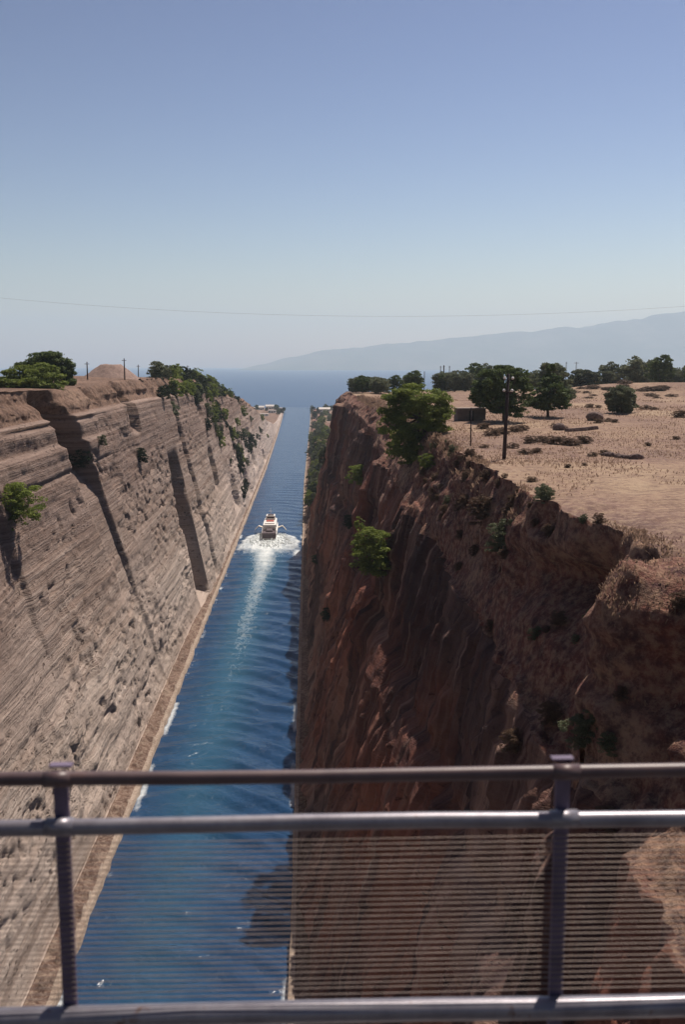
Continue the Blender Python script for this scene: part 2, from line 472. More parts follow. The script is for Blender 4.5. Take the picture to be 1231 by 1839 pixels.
# ---- right (east) bank
ysR = np.concatenate([np.arange(-40, 12, 2.0), y_rows(12, 1640, 0.0036, 0.3)])
def kr(tab): return key(ysR, tab)
Xb = kr([(-40, 11), (20, 11.6), (42, 12.0), (46, 12.1), (48.5, 12.8), (51, 13.8), (55, 14.0), (60, 13.6), (80, 13.6), (130, 13.0), (200, 12.6), (330, 11.0), (366, 10.5), (379, 5), (420, 4), (560, 3), (750, 2), (950, 1.2), (1150, .4), (1640, .2)])
zb = kr([(-40, 44), (20, 45.5), (42, 46.5), (46, 47), (48.5, 46), (51, 44), (55, 44), (60, 45), (80, 46), (130, 48), (200, 51), (330, 55), (366, 54), (379, 15), (420, 11), (560, 9), (750, 6), (950, 3.5), (1150, 2), (1500, 2), (1530, .4), (1640, -6)])
Xi = kr([(-40, 17), (20, 16), (43, 15.4), (45.3, 14.0), (47, 13.8), (48.5, 13.9), (50, 14.5), (53.5, 14.9), (56, 16.0), (59, 16.2), (63, 14.6), (80, 14.6), (130, 14.2), (200, 14), (330, 12), (366, 12), (380, 12), (420, 11), (560, 10), (750, 9), (950, 8), (1150, 6), (1640, 6)])
zi = kr([(-40, 46), (20, 47), (43, 48), (45.3, 48.5), (47, 49), (48.5, 47.5), (50, 45.2), (53.5, 45.2), (56, 46.6), (59, 47), (63, 46.4), (80, 47.2), (130, 49.5), (200, 53), (330, 56.5), (366, 56), (381, 27), (420, 20), (560, 16), (750, 12), (950, 7), (1150, 3.2), (1500, 2.4), (1530, .5), (1640, -6)])
Xr = kr([(-40, 24), (20, 21.5), (43, 19.5), (45.3, 15.2), (47, 15.0), (48.5, 15.4), (49.6, 17.6), (52, 19.3), (55, 19.6), (60, 18.8), (66, 17.4), (80, 16.8), (105, 17.0), (130, 18.0), (200, 17.5), (330, 14.2), (366, 14), (382, 19), (420, 22), (560, 24), (750, 24), (950, 20), (1150, 14), (1640, 14)])
zr = kr([(-40, 56), (20, 56), (43, 56), (45.3, 56.8), (47, 57.2), (48.8, 56.9), (51, 56.6), (55, 57.0), (60, 57.1), (80, 57.1), (130, 57.1), (200, 57.4), (330, 58), (366, 57.6), (384, 46), (420, 33), (560, 24), (750, 18), (950, 11), (1150, 4), (1500, 2.8), (1530, .6), (1640, -6)])
z7 = kr([(-40, 57), (130, 57.3), (375, 58), (430, 52), (500, 42), (700, 30), (900, 20), (1200, 8), (1500, 3), (1530, 1), (1640, -6)])
z8 = kr([(-40, 57), (300, 57.5), (700, 60), (1000, 50), (1300, 30), (1500, 10), (1560, 1), (1640, -6)])
c0 = np.ones_like(ysR)
er = kr([(-40, 0), (550, 0), (800, 2), (1100, 4.5), (1500, 7), (1640, 14)])
ctrlR = [(-2.4 * c0 + er, np.minimum(-4 * c0, zr - 3)), (-2.35 * c0 + er, np.minimum(1.0, zb * .4)), (-1.7 * c0 + er, np.minimum(1.06, zb * .42)),
         (-0.1 * c0 + er, np.minimum(1.5, zb * .5)), (Xb + er, zb), (Xi + er, zi), (Xr + er, zr), (Xr + 26, z7 * .5 + zr * .5), (Xr + 260, z8), (7000 * c0, z8)]
cntR = [2, 3, 5, 110, 26, 34, 44, 36, 14]
def dispR(X, Y, Z, seg, par):
    s = np.interp(Y, [-40, 800, 1100, 1200], [1, 1, .4, 0])
    H = np.clip(Z / 50.0, 0, 1)
    wall = seg == 3; ben = seg == 4; face = seg == 5; top = seg >= 6
    zz = Z + 1.2 * fbm(Y / 40, Z / 30, 105, 2)
    bed = 0.5 * vnoise(zz / 2.6, Y / 150, 111) + 0.28 * vnoise(zz / 0.9, Y / 60, 112) + 0.8 * vnoise(zz / 7.0, Y / 220, 113)
    flute = 0.32 * fbm(Y / 9, Z / 40, 114, 3) + 0.2 * fbm(Y / 1.8, Z / 10, 118, 4)
    big = 0.9 * fbm(Y / 40, Z / 60, 115, 1) + 0.28 * fbm(Y / 3.5, zz / 1.6, 116, 4)
    blockf = 1.5 * np.floor(3.2 * fbm(Y / 8, Z / 13, 171, 3)) / 3.2 + .5 * np.floor(3 * fbm(Y / 2.6, Z / 4.5, 172, 3)) / 3
    d = .7 * bed + .4 * flute + .5 * big + blockf
    d = d + 1.1 * sstep(-.5, .5, Z - 33.5 - 1.6 * fbm(Y / 5, Z * 0, 161, 4)) * sstep(360, 300, Y) + .5 * sstep(.1, .4, fbm(Y / 3, Z / 14, 162, 3))
    for y0, L, a, lean in ((176, 12, 1.9, 26), (232, 16, 2.2, 22), (318, 20, 2.4, 18), (128, 8, 1.2, 20)):
        yk = y0 + lean * (1 - H) + 2.2 * fbm(Z / 6, Z * 0, 117 + y0, 3)
        d -= a * sstep(yk - L, yk - 1.0, Y) * (Y < yk) * sstep(.15, .45, H)
    env = np.where(wall, np.minimum(1, par * 25), 1.0)[None, :]
    X = X + np.where(wall, 1.0, np.where(ben, 1 - par, 0))[None, :] * s * d * env
    # benches, gullies and the ragged rim
    g = 1.0 * fbm(Y / 6, X / 4, 121, 4) + 0.6 * fbm(Y / 1.8, X / 1.5, 122, 3)
    Z = Z + np.where(ben, np.minimum(par * 3, 1) * np.minimum(1, (1 - par) * 4), 0)[None, :] * g * s * np.where(Y < 62, 1.5, 0.9)
    f = (1.3 + .9 * sstep(62, 50, Y)) * fbm(Y / 4.5, Z / 4, 123, 4) + 0.6 * fbm(Y / 1.3, Z / 1.6, 124, 4) + 1.0 * sstep(.1, .5, vnoise(Y / 2.2, Z / 2.6, 141)) * sstep(70, 50, Y) + .5 * vnoise(zz / 1.1, Y / 20, 126)
    X = X + np.where(face, np.minimum(1, par * 4) * np.minimum(1, (1 - par) * 6), 0)[None, :] * 3.4 * np.exp(-((Y - 64 - .6 * fbm(Z, Y * 0, 151, 2)) / 5.0) ** 2 - ((Z - 52.6 + .12 * (Y - 64)) / 1.9) ** 2)
    X = X + np.where(face, np.minimum(1, par * 3) * np.minimum(1, (1 - par) * 2.0 + .55), np.where(seg == 6, .55 * np.maximum(0, 1 - par * 6), 0))[None, :] * f * s * 1.0
    Z = Z + np.where(top, 1, np.where(face, par, 0))[None, :] * s * (0.22 * fbm(Y / 5, X / 5, 125, 4) + 0.75 * fbm(Y / 40, X / 35, 127, 2))
    Z = Z + np.where(seg == 6, np.maximum(0, 1 - par * 3), np.where(face, par ** 3, 0))[None, :] * (.35 * sstep(80, 60, Y) + .65 * sstep(52, 49, Y)) * (1.5 * fbm(Y / 2.6, X / 2.6, 142, 4) - .2)
    # low bank across the field in front of the tree line
    Z = Z + np.where(top, 1, 0)[None, :] * 3.6 * np.exp(-((Y - 300 - .1 * X) / 16) ** 2) * sstep(60, 100, X) * sstep(-1.0, -.1, fbm(X / 40, Y / 60, 128, 2))
    X = X + np.where(np.isin(seg, (0, 1)), 1, 0)[None, :] * s * 0.2 * fbm(Y / 5, Y * 0, 130, 3)
    Z = Z + np.where(seg == 2, 1, 0)[None, :] * s * 0.3 * fbm(Y / 4, X / 1.2, 131, 3)
    return X, Y, Z
VR, QR, mR = bank(ysR, ctrlR, cntR, [0, 0, 1, 2, 3, 3, 4, 4, 4], 1, dispR)
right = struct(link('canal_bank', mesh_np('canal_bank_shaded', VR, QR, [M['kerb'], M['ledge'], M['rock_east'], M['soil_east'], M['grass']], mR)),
               'shaded rock cutting with red soil gullies and dry field on the right', 'cliff')

bvhL = BVHTree.FromPolygons([tuple(v) for v in VL.tolist()], QL.tolist())
bvhR = BVHTree.FromPolygons([tuple(v) for v in VR.tolist()], QR.tolist())
CAMP = Vector((0, 0, CAM_Z)); CROT = cam.rotation_euler.to_matrix()
F = 35.0 / 36.0 * 1839
HV = 919.5 - F * math.tan(R(PITCH))        # row of the level sight line
def ray(u, v): return (CROT @ Vector(((u - 615.5) / F, -(v - 919.5) / F, -1))).normalized()
def hit(u, v, side):                     # where a sight line meets the terrain
    r = (bvhL if side < 0 else bvhR).ray_cast(CAMP, ray(u, v))
    return r[0]
def drop(x, y):                          # ground height
    r = (bvhL if x < -15 else bvhR).ray_cast(Vector((x, y, 300)), Vector((0, 0, -1)))
    return r[0].z if r[0] else 0.0
def spot(u, v, d):                       # point d metres below the eye along a sight line, dropped to the ground
    r = ray(u, v); t = d / -r.z
    p = CAMP + r * t
    return Vector((p.x, p.y, drop(p.x, p.y)))
def dist_at(u, Y):
    r = ray(u, HV); return r.x / r.y * Y

# ------------------------------------------------------------------ water
def water_mat(name, attr, deep, wave):
    n = NT(name)
    p = n.pos()
    n.b.inputs['IOR'].default_value = 1.33
    n.b.inputs['Specular IOR Level'].default_value = 0.7
    a = n.noise(n.mapped(p, (0.10, 0.16, 0.1)), 1.0, 5, 0.6, 0.6)
    b = n.noise(n.mapped(p, (0.7, 1.1, 0.7)), 1.0, 4, 0.6, 0.3)
    col = n.mix(n.mapr(a, 0.3, 0.7), deep, tuple(1.35 * c for c in deep))
    if attr:
        at = n.n('ShaderNodeAttribute', attribute_name='aer').outputs['Fac']
        fo = n.n('ShaderNodeAttribute', attribute_name='foam').outputs['Fac']
        col = n.mix(at, col, (0.032, 0.135, 0.20))
        fn = n.noise(n.mapped(p, (0.9, 0.45, 0.9)), 1.0, 6, 0.7, 0.8)
        fm = n.mapr(n.math('ADD', fo, n.math('MULTIPLY', n.math('SUBTRACT', fn, 0.5), 1.1)), 0.12, 0.95)
        fm = n.math('MULTIPLY', fm, n.mapr(fo, 0.0, 0.12), clamp=True)
        col = n.mix(fm, col, (0.72, 0.76, 0.76))
        rg = n.mapr(fm, 0, 1, 0.24, 0.8); n.l(rg, n.b.inputs['Roughness'])
    else:
        n.b.inputs['Roughness'].default_value = 0.32
    h = n.math('ADD', n.math('MULTIPLY', a, 1.0), n.math('MULTIPLY', b, 0.22))
    nm = n.bump(h, wave, 1.2)
    return n.done(col, nm)
ysW = np.concatenate([np.arange(-60, 80, 4.0), y_rows(80, 620, 0.0024, 0.2), np.arange(622, 1600, 5.0)])
xsW = np.concatenate([np.linspace(-42, -28, 16)[:-1], np.linspace(-28, -1, 112), np.linspace(-1, 12, 14)[1:]])
XW, YW = np.meshgrid(xsW, ysW)
u = (XW + 14.7) / 12.3
amp = np.interp(YW, [80, 330, 380, 420, 700], [1, 1, .5, .35, .25])
ph = YW / 10.5 * 2 * np.pi + 1.2 * u ** 2 * 2.2 + 2.2 * fbm(XW / 14, YW / 30, 201, 2)
ZW = amp * (0.34 * np.sin(ph) * (0.35 + .65 * sstep(-.5, .6, u)) + 0.3 * fbm(XW / 6.0, YW / 3.2, 202, 4) + 0.10 * np.sin(ph * 2.3 + u * 5))
BX, BY = -15.2, 379.0                    # boat stern on the water
lat = XW - (BX + 0.006 * (YW - BY) + 0.8 * fbm(YW / 40, YW * 0, 206, 2) * (YW < 340))
beh = BY + 2 - YW
core = np.exp(-(lat / np.interp(beh, [-5, 0, 40, 90, 170, 240], [3, 4.4, 3.6, 2.4, 2.2, 2.6])) ** 2) * np.interp(beh, [-3, 0, 30, 60, 100, 150, 190], [0, 1.0, .78, .42, .27, .16, 0.0])
fanw = np.interp(beh, [-16, -6, 4, 16, 34], [3.4, 7.5, 9.6, 10.0, 9])
fanw = fanw * (1 + .16 * fbm(YW / 3.0, XW / 6, 207, 3) + .06 * np.sign(lat))
fan = (np.abs(lat) < fanw) * sstep(-17, -8, beh) * sstep(36, 14, beh) * (0.6 + .22 * (np.abs(lat) < 5.5))
ring = np.exp(-((np.abs(lat) - fanw) / 1.3) ** 2) * sstep(-15, -7, beh) * sstep(30, 8, beh) * .75
edge_foam = np.maximum(np.exp(-((XW + 26.6) / .55) ** 2), np.exp(-((XW + 2.6) / .5) ** 2)) * sstep(.05, .5, fbm(YW / 9, XW * 0, 204, 3)) * (YW < 420) * .62
rfoam = np.exp(-((XW + 4.0) / 1.6) ** 2) * np.exp(-((YW - 352) / 10) ** 2) * .8
lfoam = np.exp(-((XW + 25.0) / 1.6) ** 2) * np.exp(-((YW - 366) / 8) ** 2) * .6
foam = np.clip(np.maximum.reduce([core, fan, ring, edge_foam, rfoam, lfoam]), 0, 1)
aer = np.clip(np.exp(-((lat + np.interp(beh, [0, 150, 280], [0, .5, 1.0])) / np.interp(beh, [0, 100, 280], [7, 4.5, 6.0])) ** 2) * np.interp(beh, [-8, 0, 180, 290], [0, .8, .45, .18]), 0, 1)
ZW = ZW + fan * .3 * (0.5 + fbm(XW / 2.5, YW / 2.5, 205, 3)) + ring * .55
me = mesh_np('canal_water', np.stack([XW, YW, ZW], -1).reshape(-1, 3), grid_quads(len(ysW), len(xsW)), [water_mat('canal_water', True, (0.008, 0.035, 0.088), 0.5)])
for nm, arr in (('foam', foam), ('aer', aer)):
    a = me.attributes.new(nm, 'FLOAT', 'POINT'); a.data.foreach_set('value', arr.ravel().astype(np.float32))
struct(link('canal_water', me), 'blue canal water with the white wake of the ferry', 'water')
sea = MB().add([(-24000, 1440, -0.12), (24000, 1440, -0.12), (24000, 23900, -0.12), (-24000, 23900, -0.12)], [(0, 1, 2, 3)])
struct(sea.build('sea', water_mat('sea_water', False, (0.012, 0.05, 0.12), 1.0)), 'hazy blue open sea beyond the canal mouth', 'sea')
bed = MB().add([(-24000, -300, -14), (24000, -300, -14), (24000, 23900, -14), (-24000, 23900, -14)], [(0, 1, 2, 3)])
struct(bed.build('sea_bed', M['ledge']))

# ------------------------------------------------------------------ far mountain across the gulf
mx_ = np.linspace(-2600, 9500, 240); my_ = np.linspace(13200, 17800, 60)
MX, MY = np.meshgrid(mx_, my_)
Ym = 15500.0
prof_px = np.array([(430, 0), (455, 6), (500, 18), (560, 31), (640, 42), (720, 50), (800, 56), (880, 63), (960, 70), (1040, 77), (1100, 84), (1160, 94), (1231, 104), (1330, 112), (1500, 95), (1800, 60)], float)
ridge = np.interp(mx_, [dist_at(q, Ym) for q in prof_px[:, 0]], prof_px[:, 1] / F * Ym)
cross = np.clip(1 - np.abs((MY - Ym) / 2250.0), 0, 1)
MZ = ridge[None, :] * (cross ** 0.9) * (1 + .0 * MX) + np.minimum(1, ridge[None, :] / 300) * cross * (1 - .75 * cross) * 300 * fbm(MX / 900, MY / 1500, 301, 5) + 30 * fbm(MX / 300, MY * 0, 302, 3) * cross * np.minimum(1, ridge[None, :] / 150) - 4
hm = ground_mat('mountain_scrub', [(0.06, 0.07, 0.05), (0.10, 0.10, 0.07), (0.16, 0.14, 0.11), (0.22, 0.19, 0.15)], (0.07, 0.08, 0.05), 0.0012, 0.2)
struct(link('mountain', mesh_np('mountain', np.stack([MX, MY, MZ], -1).reshape(-1, 3), grid_quads(60, 240), [hm])), 'long pale blue mountain ridge rising to the right across the sea', 'mountain')

# ------------------------------------------------------------------ haze
hz = MB().box(-26000, 26000, -400, 24000, -15.5, 1100)
n = NT('haze_air')
n.t.nodes.remove(n.b)
pv = n.n('ShaderNodeVolumePrincipled')
pv.inputs['Color'].default_value = (0.72, 0.88, 1.0, 1)
pv.inputs['Density'].default_value = 0.95e-4
pv.inputs['Anisotropy'].default_value = 0.25
n.l(pv.outputs[0], n.t.nodes['Material Output'].inputs['Volume'])
hz_o = hz.build('haze', n.mat)
hz_o['kind'] = 'stuff'; hz_o['label'] = 'pale summer haze over the sea and land'; hz_o['category'] = 'haze'

# ------------------------------------------------------------------ foliage
L_PINE = leaf_mat('pine_needles', (0.04, 0.062, 0.024), (0.14, 0.19, 0.055))
L_BRIGHT = leaf_mat('fresh_pine_needles', (0.085, 0.125, 0.028), (0.36, 0.42, 0.09), .42)
L_OLIVE = leaf_mat('grey_green_leaves', (0.10, 0.115, 0.07), (0.23, 0.25, 0.14))
L_DARK = leaf_mat('dark_leaves', (0.022, 0.034, 0.018), (0.055, 0.075, 0.03))
L_DRY = leaf_mat('dry_scrub', (0.10, 0.062, 0.045), (0.23, 0.15, 0.10))
BARK = simple('bark', (0.10, 0.07, 0.055), 0.9, 0.35, 2.0)

def leaves(lobes, n, size, seed, flat=1.0, up=0.25, hollow=0.55, cut=0.0):
    """many small leaf faces on the shells of overlapping lobes"""
    rg = np.random.default_rng(seed)
    L = np.array(lobes, float)                   # x, y, z, rx, ry, rz
    K = 15
    sub = rg.normal(size=(len(L), K, 3)); sub[:, :, 2] += .25; sub /= np.linalg.norm(sub, axis=2)[:, :, None]
    srad = .20 + .26 * rg.random((len(L), K))
    sw = (.3 + rg.random((len(L), K)))
    w = (L[:, 3] * L[:, 4] + L[:, 4] * L[:, 5] + L[:, 3] * L[:, 5])[:, None] * sw * srad ** 1.5
    w = w.ravel() / w.sum()
    pick = rg.choice(len(w), n, p=w); idx = pick // K; kk_ = pick % K
    d = rg.normal(size=(n, 3)); d[:, 2] += up; d /= np.linalg.norm(d, axis=1)[:, None]
    r = hollow + (1.08 - hollow) * rg.random(n) ** 0.55
    r *= np.where(rg.random(n) < .08, 1.35, 1.0)
    fl = np.array([1, 1, .6])
    P = L[idx, :3] + L[idx, 3:6] * (sub[idx, kk_] * .86 + d * (r * srad[idx, kk_])[:, None] * fl)
    gap = fbm(P[:, 0] * .9 + P[:, 2] * .7, P[:, 1] * .9 - P[:, 2] * .5, seed + 9, 3)
    keep = gap > (-0.42 + cut)
    P = P[keep]; d = d[keep]; m = len(P)
    nrm = d * 0.7 + rg.normal(size=(m, 3)) * 0.7; nrm[:, 2] += up * 1.4; nrm /= np.linalg.norm(nrm, axis=1)[:, None]
    t = np.cross(nrm, rg.normal(size=(m, 3))); t /= np.linalg.norm(t, axis=1)[:, None] + 1e-9
    b = np.cross(nrm, t)
    sz = size * (0.5 + rg.random(m))[:, None]
    A = P - t * sz * .5; B = P + b * sz * .32; C = P + t * sz * .62; D = P - b * sz * .32
    V = np.stack([A, B, C, D], 1).reshape(-1, 3)
    Q = np.arange(4 * m).reshape(-1, 4)
    return V, Q

def crown(name, lobes, n, size, seed, mat, **kw):
    V, Q = leaves(lobes, n, size, seed, **kw)
    return mesh_np(name, V, Q, [mat], smooth=False)

def rlobes(seed, w, h, z0, k, r=(0.22, 0.36), shape='round'):
    rg = random.Random(seed); out = []
    for i in range(k):
        t = (i + .5) / k
        z = z0 + h * t
        if shape == 'round': rad = w / 2 * math.sin(math.pi * min(0.97, 0.16 + 0.80 * t)) ** .7
        elif shape == 'cone': rad = w / 2 * (1 - t) ** .8
        else: rad = w / 2 * (0.55 + .45 * t)
        a = i * 2.4 + rg.uniform(-.4, .4)
        q = rad * rg.uniform(.35, .8)
        s = rg.uniform(*r) * w * (0.75 if shape == 'cone' else 1) * (1.15 - .45 * t if shape == 'cone' else 1)
        out.append((q * math.cos(a), q * math.sin(a), z, s, s, s * rg.uniform(.55, .8)))
    return out

def tree(name, label, loc, lobes, n, size, seed, mat, trunk, group=None, rz=0, cat='tree', **kw):
    root = empty(name, loc, rz)
    tag(root, label, cat, group)
    link('crown', crown('crown', lobes, n, size, seed, mat, **kw), root)
    mb = MB()
    for pts, rad in trunk: mb.tube(pts, rad, 7)
    mb.build('trunk', BARK, root, smooth=True)
    return root

def limbs(lobes, base, fork, r0, k=7, seed=1):
    """trunk to the fork then a limb into some of the lobes"""
    rg = random.Random(seed)
    out = [([base, ((base[0] + fork[0]) / 2 + rg.uniform(-.15, .15), (base[1] + fork[1]) / 2, (base[2] + fork[2]) / 2), fork], [r0, r0 * .85, r0 * .7])]
    for lb in lobes[:: max(1, len(lobes) // k)]:
        p = Vector(lb[:3]); f = Vector(fork); mid = (p + f) / 2 + Vector((rg.uniform(-.3, .3), rg.uniform(-.3, .3), -.2))
        out.append(([fork, mid, p], [r0 * .5, r0 * .33, r0 * .12]))
    return out

def px_lobes(base_uv, Y, items, seed, yd=0.6):
    """lobes measured on the photograph (pixels from the base), turned to metres at distance Y and given depth"""
    k = Y / F; rg = random.Random(seed); out = []
    for (uu, vv, ru, rv) in items:
        x = (uu - base_uv[0]) * k; z = (base_uv[1] - vv) * k
        rx = ru * k; rz_ = rv * k
        out.append((x, rg.uniform(-1, 1) * yd * rx, z, rx, rx * 1.05, rz_))
        out.append((x * .8 + rg.uniform(-.4, .4), rg.uniform(-1.6, 1.6) * rx, z - rz_ * .15, rx * .8, rx * .8, rz_ * .8))
    return out

# --- the big pine at the right cliff edge
Ybig = 147.0
Pm = Vector((dist_at(772, Ybig), Ybig, 0)); Pm.z = drop(Pm.x, Pm.y)
vb = HV + (CAM_Z - Pm.z) / Ybig * F
it = [(748, 708, 40, 20), (720, 722, 32, 22), (782, 722, 28, 24), (700, 742, 22, 18), (745, 742, 40, 24), (778, 752, 36, 20), (798, 742, 22, 20), (765, 773, 40, 16), (748, 782, 28, 13),
      (708, 770, 28, 24), (725, 800, 30, 26), (755, 806, 34, 22), (785, 790, 24, 16), (745, 826, 26, 14), (690, 760, 10, 10)]
lb = px_lobes((772, vb), Ybig, it, 4)
tree('pine_tree', 'large bushy pine overhanging the right cliff edge, bright green tufts on its right side', Pm, lb, 80000, 0.24, 51, L_BRIGHT,
     limbs(lb, (0, 0.3, -1.0), (-1.4, .2, 2.2), .38, 9, 2), up=.45, cut=.0, hollow=.7)
# --- big dark tree in the field behind the pole
Pt = spot(905, 757, 9.6)
it = [(900, 672, 30, 17), (925, 676, 22, 16), (875, 684, 24, 18), (905, 695, 40, 20), (935, 700, 20, 20), (865, 708, 20, 16), (888, 716, 34, 16), (925, 722, 24, 16), (862, 722, 14, 8), (930, 738, 16, 10), (905, 732, 22, 10)]
lb = px_lobes((905, 757), Pt.y, it, 6)
tree('broad_tree', 'broad dark green tree with a low forked trunk standing behind the utility pole', Pt, lb, 45000, 0.32, 52, L_PINE,
     limbs(lb, (.2, 0, -.5), (.0, 0, 2.2), .32, 8, 3), up=.3, cut=.20, hollow=.75)
# --- conical tree beside it
Pc = spot(985, 750, 9.6)
it = [(988, 668, 8, 14), (988, 684, 17, 14), (986, 700, 25, 14), (972, 714, 22, 12), (1003, 714, 20, 13), (985, 724, 34, 12), (962, 727, 20, 8), (1008, 727, 16, 8)]
lb = px_lobes((985, 750), Pc.y, it, 7)
tree('conical_tree', 'conical dark tree with a short bare trunk right of the broad tree', Pc, lb, 14000, 0.45, 53, L_PINE,
     limbs(lb, (0, 0, -.5), (0, 0, 3), .3, 6, 4), up=.25)
Pc = spot(1000, 725, 9.3)
it = [(985, 662, 16, 12), (998, 668, 22, 18), (1006, 690, 26, 20), (975, 680, 18, 18), (960, 690, 16, 14), (1015, 705, 16, 14)]
lb = px_lobes((1000, 725), Pc.y, it, 8)
tree('pale_tree', 'tall pale green loose tree rising behind the conical dark tree', Pc, lb, 14000, 0.6, 54, L_OLIVE,
     limbs(lb, (0, 0, -.5), (0, 0, 3), .3, 6, 5), up=.3)
Pc = spot(1117, 746, 9.7)
it = [(1115, 708, 18, 10), (1130, 716, 15, 12), (1102, 720, 14, 12), (1117, 722, 24, 14), (1098, 732, 8, 6), (1134, 732, 12, 8), (1117, 738, 20, 8)]
lb = px_lobes((1117, 746), Pc.y, it, 9)
tree('round_tree', 'small round grey-green tree alone in the dry field', Pc, lb, 13000, 0.42, 55, L_OLIVE,
     limbs(lb, (0, 0, -.4), (0, 0, 1.2), .22, 6, 6), up=.3)
# --- pines on the left plateau
Pl = hit(92, 704, -1) or spot(92, 704, 3.6)
it = [(80, 650, 34, 17), (60, 658, 26, 14), (102, 660, 24, 20), (112, 684, 20, 16), (118, 668, 14, 14), (90, 680, 30, 18), (70, 672, 26, 16)]
Pl = Vector((dist_at(92, 205), 205, 0)); Pl.z = drop(Pl.x, Pl.y)
vb = HV + (CAM_Z - Pl.z) / 205 * F
lb = px_lobes((92, vb), 205, it, 10)
tree('pine_tree', 'tall dark pine on the left plateau, behind the rounder pale green bush', Pl, lb, 24000, 0.42, 56, L_PINE,
     limbs(lb, (0, 0, -.4), (0, 0, 1.5), .25, 6, 7), up=.35)
Pl = Vector((dist_at(45, 185), 185, 0)); Pl.z = drop(Pl.x, Pl.y)
vb = HV + (CAM_Z - Pl.z) / 185 * F
it = [(70, 668, 30, 16), (40, 672, 26, 16), (12, 682, 24, 16), (85, 684, 26, 18), (55, 690, 34, 16), (20, 694, 28, 14), (-20, 690, 26, 18), (95, 696, 16, 8)]
lb = px_lobes((45, vb), 185, it, 11)
tree('bush', 'wide rounded green bush on the left plateau at the photo edge', Pl, lb, 26000, 0.40, 57, L_BRIGHT,
     limbs(lb, (0, 0, -.4), (0, 0, .8), .2, 6, 8), cat='bush', up=.35)

# --- prototypes for shrubs and far trees
def shrub_mesh(seed, mat, w=2.0, h=1.4, n=2600, size=.17, k=9, **kw):
    return crown('shrub', rlobes(seed, w, h, .1, k, (.2, .32)), n, size, seed, mat, **kw)
SH = {'green': [shrub_mesh(60 + i, L_BRIGHT, 2.0, 1.5 + .3 * i) for i in range(3)],
      'dark': [shrub_mesh(70 + i, L_DARK, 2.0, 1.5) for i in range(3)],
      'olive': [shrub_mesh(80 + i, L_OLIVE, 2.0, 1.5) for i in range(3)],
      'dry': [shrub_mesh(90 + i, L_DRY, 2.0, 1.0, 1600, .16, up=.5) for i in range(4)]}
NEAR = {k: [shrub_mesh(110 + i * 7 + j, m, 2.0, 1.5, 11000, .075, 11) for i in range(2)] for j, (k, m) in enumerate((('green', L_BRIGHT), ('dark', L_DARK), ('olive', L_OLIVE), ('dry', L_DRY)))}
RNG = random.Random(5)
CW = {'olive': 'grey-green', 'green': 'fresh green', 'dark': 'dark green', 'dry': 'withered brown'}
def shrub(name, kind, p, w, h=None, label='', group=None, cat='shrub', sink=.25):
    me = RNG.choice((NEAR if p[1] < 240 else SH)[kind]); s = w / 2.0; sh = (h / 1.7 if h else s * RNG.uniform(.8, 1.15))
    o = link(name, me, None, (p[0], p[1], p[2] - sink * s), (0, 0, RNG.uniform(0, 6.28)), (s, s, sh))
    return tag(o, label, cat, group)

# bushes hanging on the left wall
for (uu, vv, w, kind, lab) in [(136, 830, 4.0, 'dark', 'dark round bush growing on the upper left rock face'),
                               (250, 824, 3.4, 'dark', 'small dark bush on a ledge at the shaded recess of the left cliff'),
                               (25, 930, 6.2, 'green', 'large green bush hanging from the left cliff at the photo edge'),
                               (178, 795, 2.0, 'olive', 'tiny grey bush beside the dark fault in the left cliff')]:
    p = hit(uu, vv, -1)
    shrub('cliff_bush', kind, p + Vector((.5, 0, -.2)), w, w * .85, lab, None, 'bush')
# bushes on the right wall
p = hit(690, 1040, 1)
it = [(665, 945, 8, 14), (680, 965, 26, 14), (700, 975, 24, 14), (668, 985, 18, 12), (705, 992, 24, 14), (690, 1005, 36, 12), (700, 1022, 30, 16), (672, 1020, 20, 14), (712, 1010, 18, 16)]
lb = px_lobes((690, 1040), p.y, it, 12, .4)
p = p + Vector((-1.5, 0, .6))
tree('cliff_pine', 'bright green pine growing out of the shaded right cliff face', p, lb, 26000, 0.22, 58, L_BRIGHT,
     limbs(lb, (2.4, 0, -1.4), (-.3, 0, 1.4), .16, 6, 9), up=.5, cut=.18, hollow=.8)
for (uu, vv, w, kind, lab) in [(570, 1010, 2.6, 'dark', 'small dark bush near the waterline on the shaded right wall'),
                               (590, 1110, 2.6, 'dark', 'dark bush low on the right wall below the bright pine'),
                               (648, 866, 5.0, 'green', 'fresh green bush high on the right wall, left of the big pine'),
                               (772, 838, 2.4, 'green', 'little bright green bush at the foot of the big pine'),
                               (632, 945, 3.2, 'dark', 'dark bush high on the right wall above the bright pine'),
                               (1000, 1290, 1.6, 'dry', 'dry brown scrub low in the shaded right gully, left of the grey-green scrub'),
                               (1060, 1330, 2.0, 'olive', 'thin grey-green scrub at the bottom of the right gully'),
                               (930, 1340, 1.6, 'dry', 'dry brown scrub on the cliff edge below the right gully'),
                               (910, 985, 3.0, 'olive', 'grey-green bush on the upper red slope below the utility pole'),
                               (870, 930, 2.6, 'dry', 'brown dry bush under the field edge by the utility pole'),
                               (1100, 1480, 1.2, 'dry', 'dry brown scrub above the sunlit slope behind the railing')]:
    p = hit(uu, vv, 1)
    if p: shrub('cliff_bush', kind, p + Vector((-.3, 0, -.1)), w, w * .85, lab, None, 'bush')

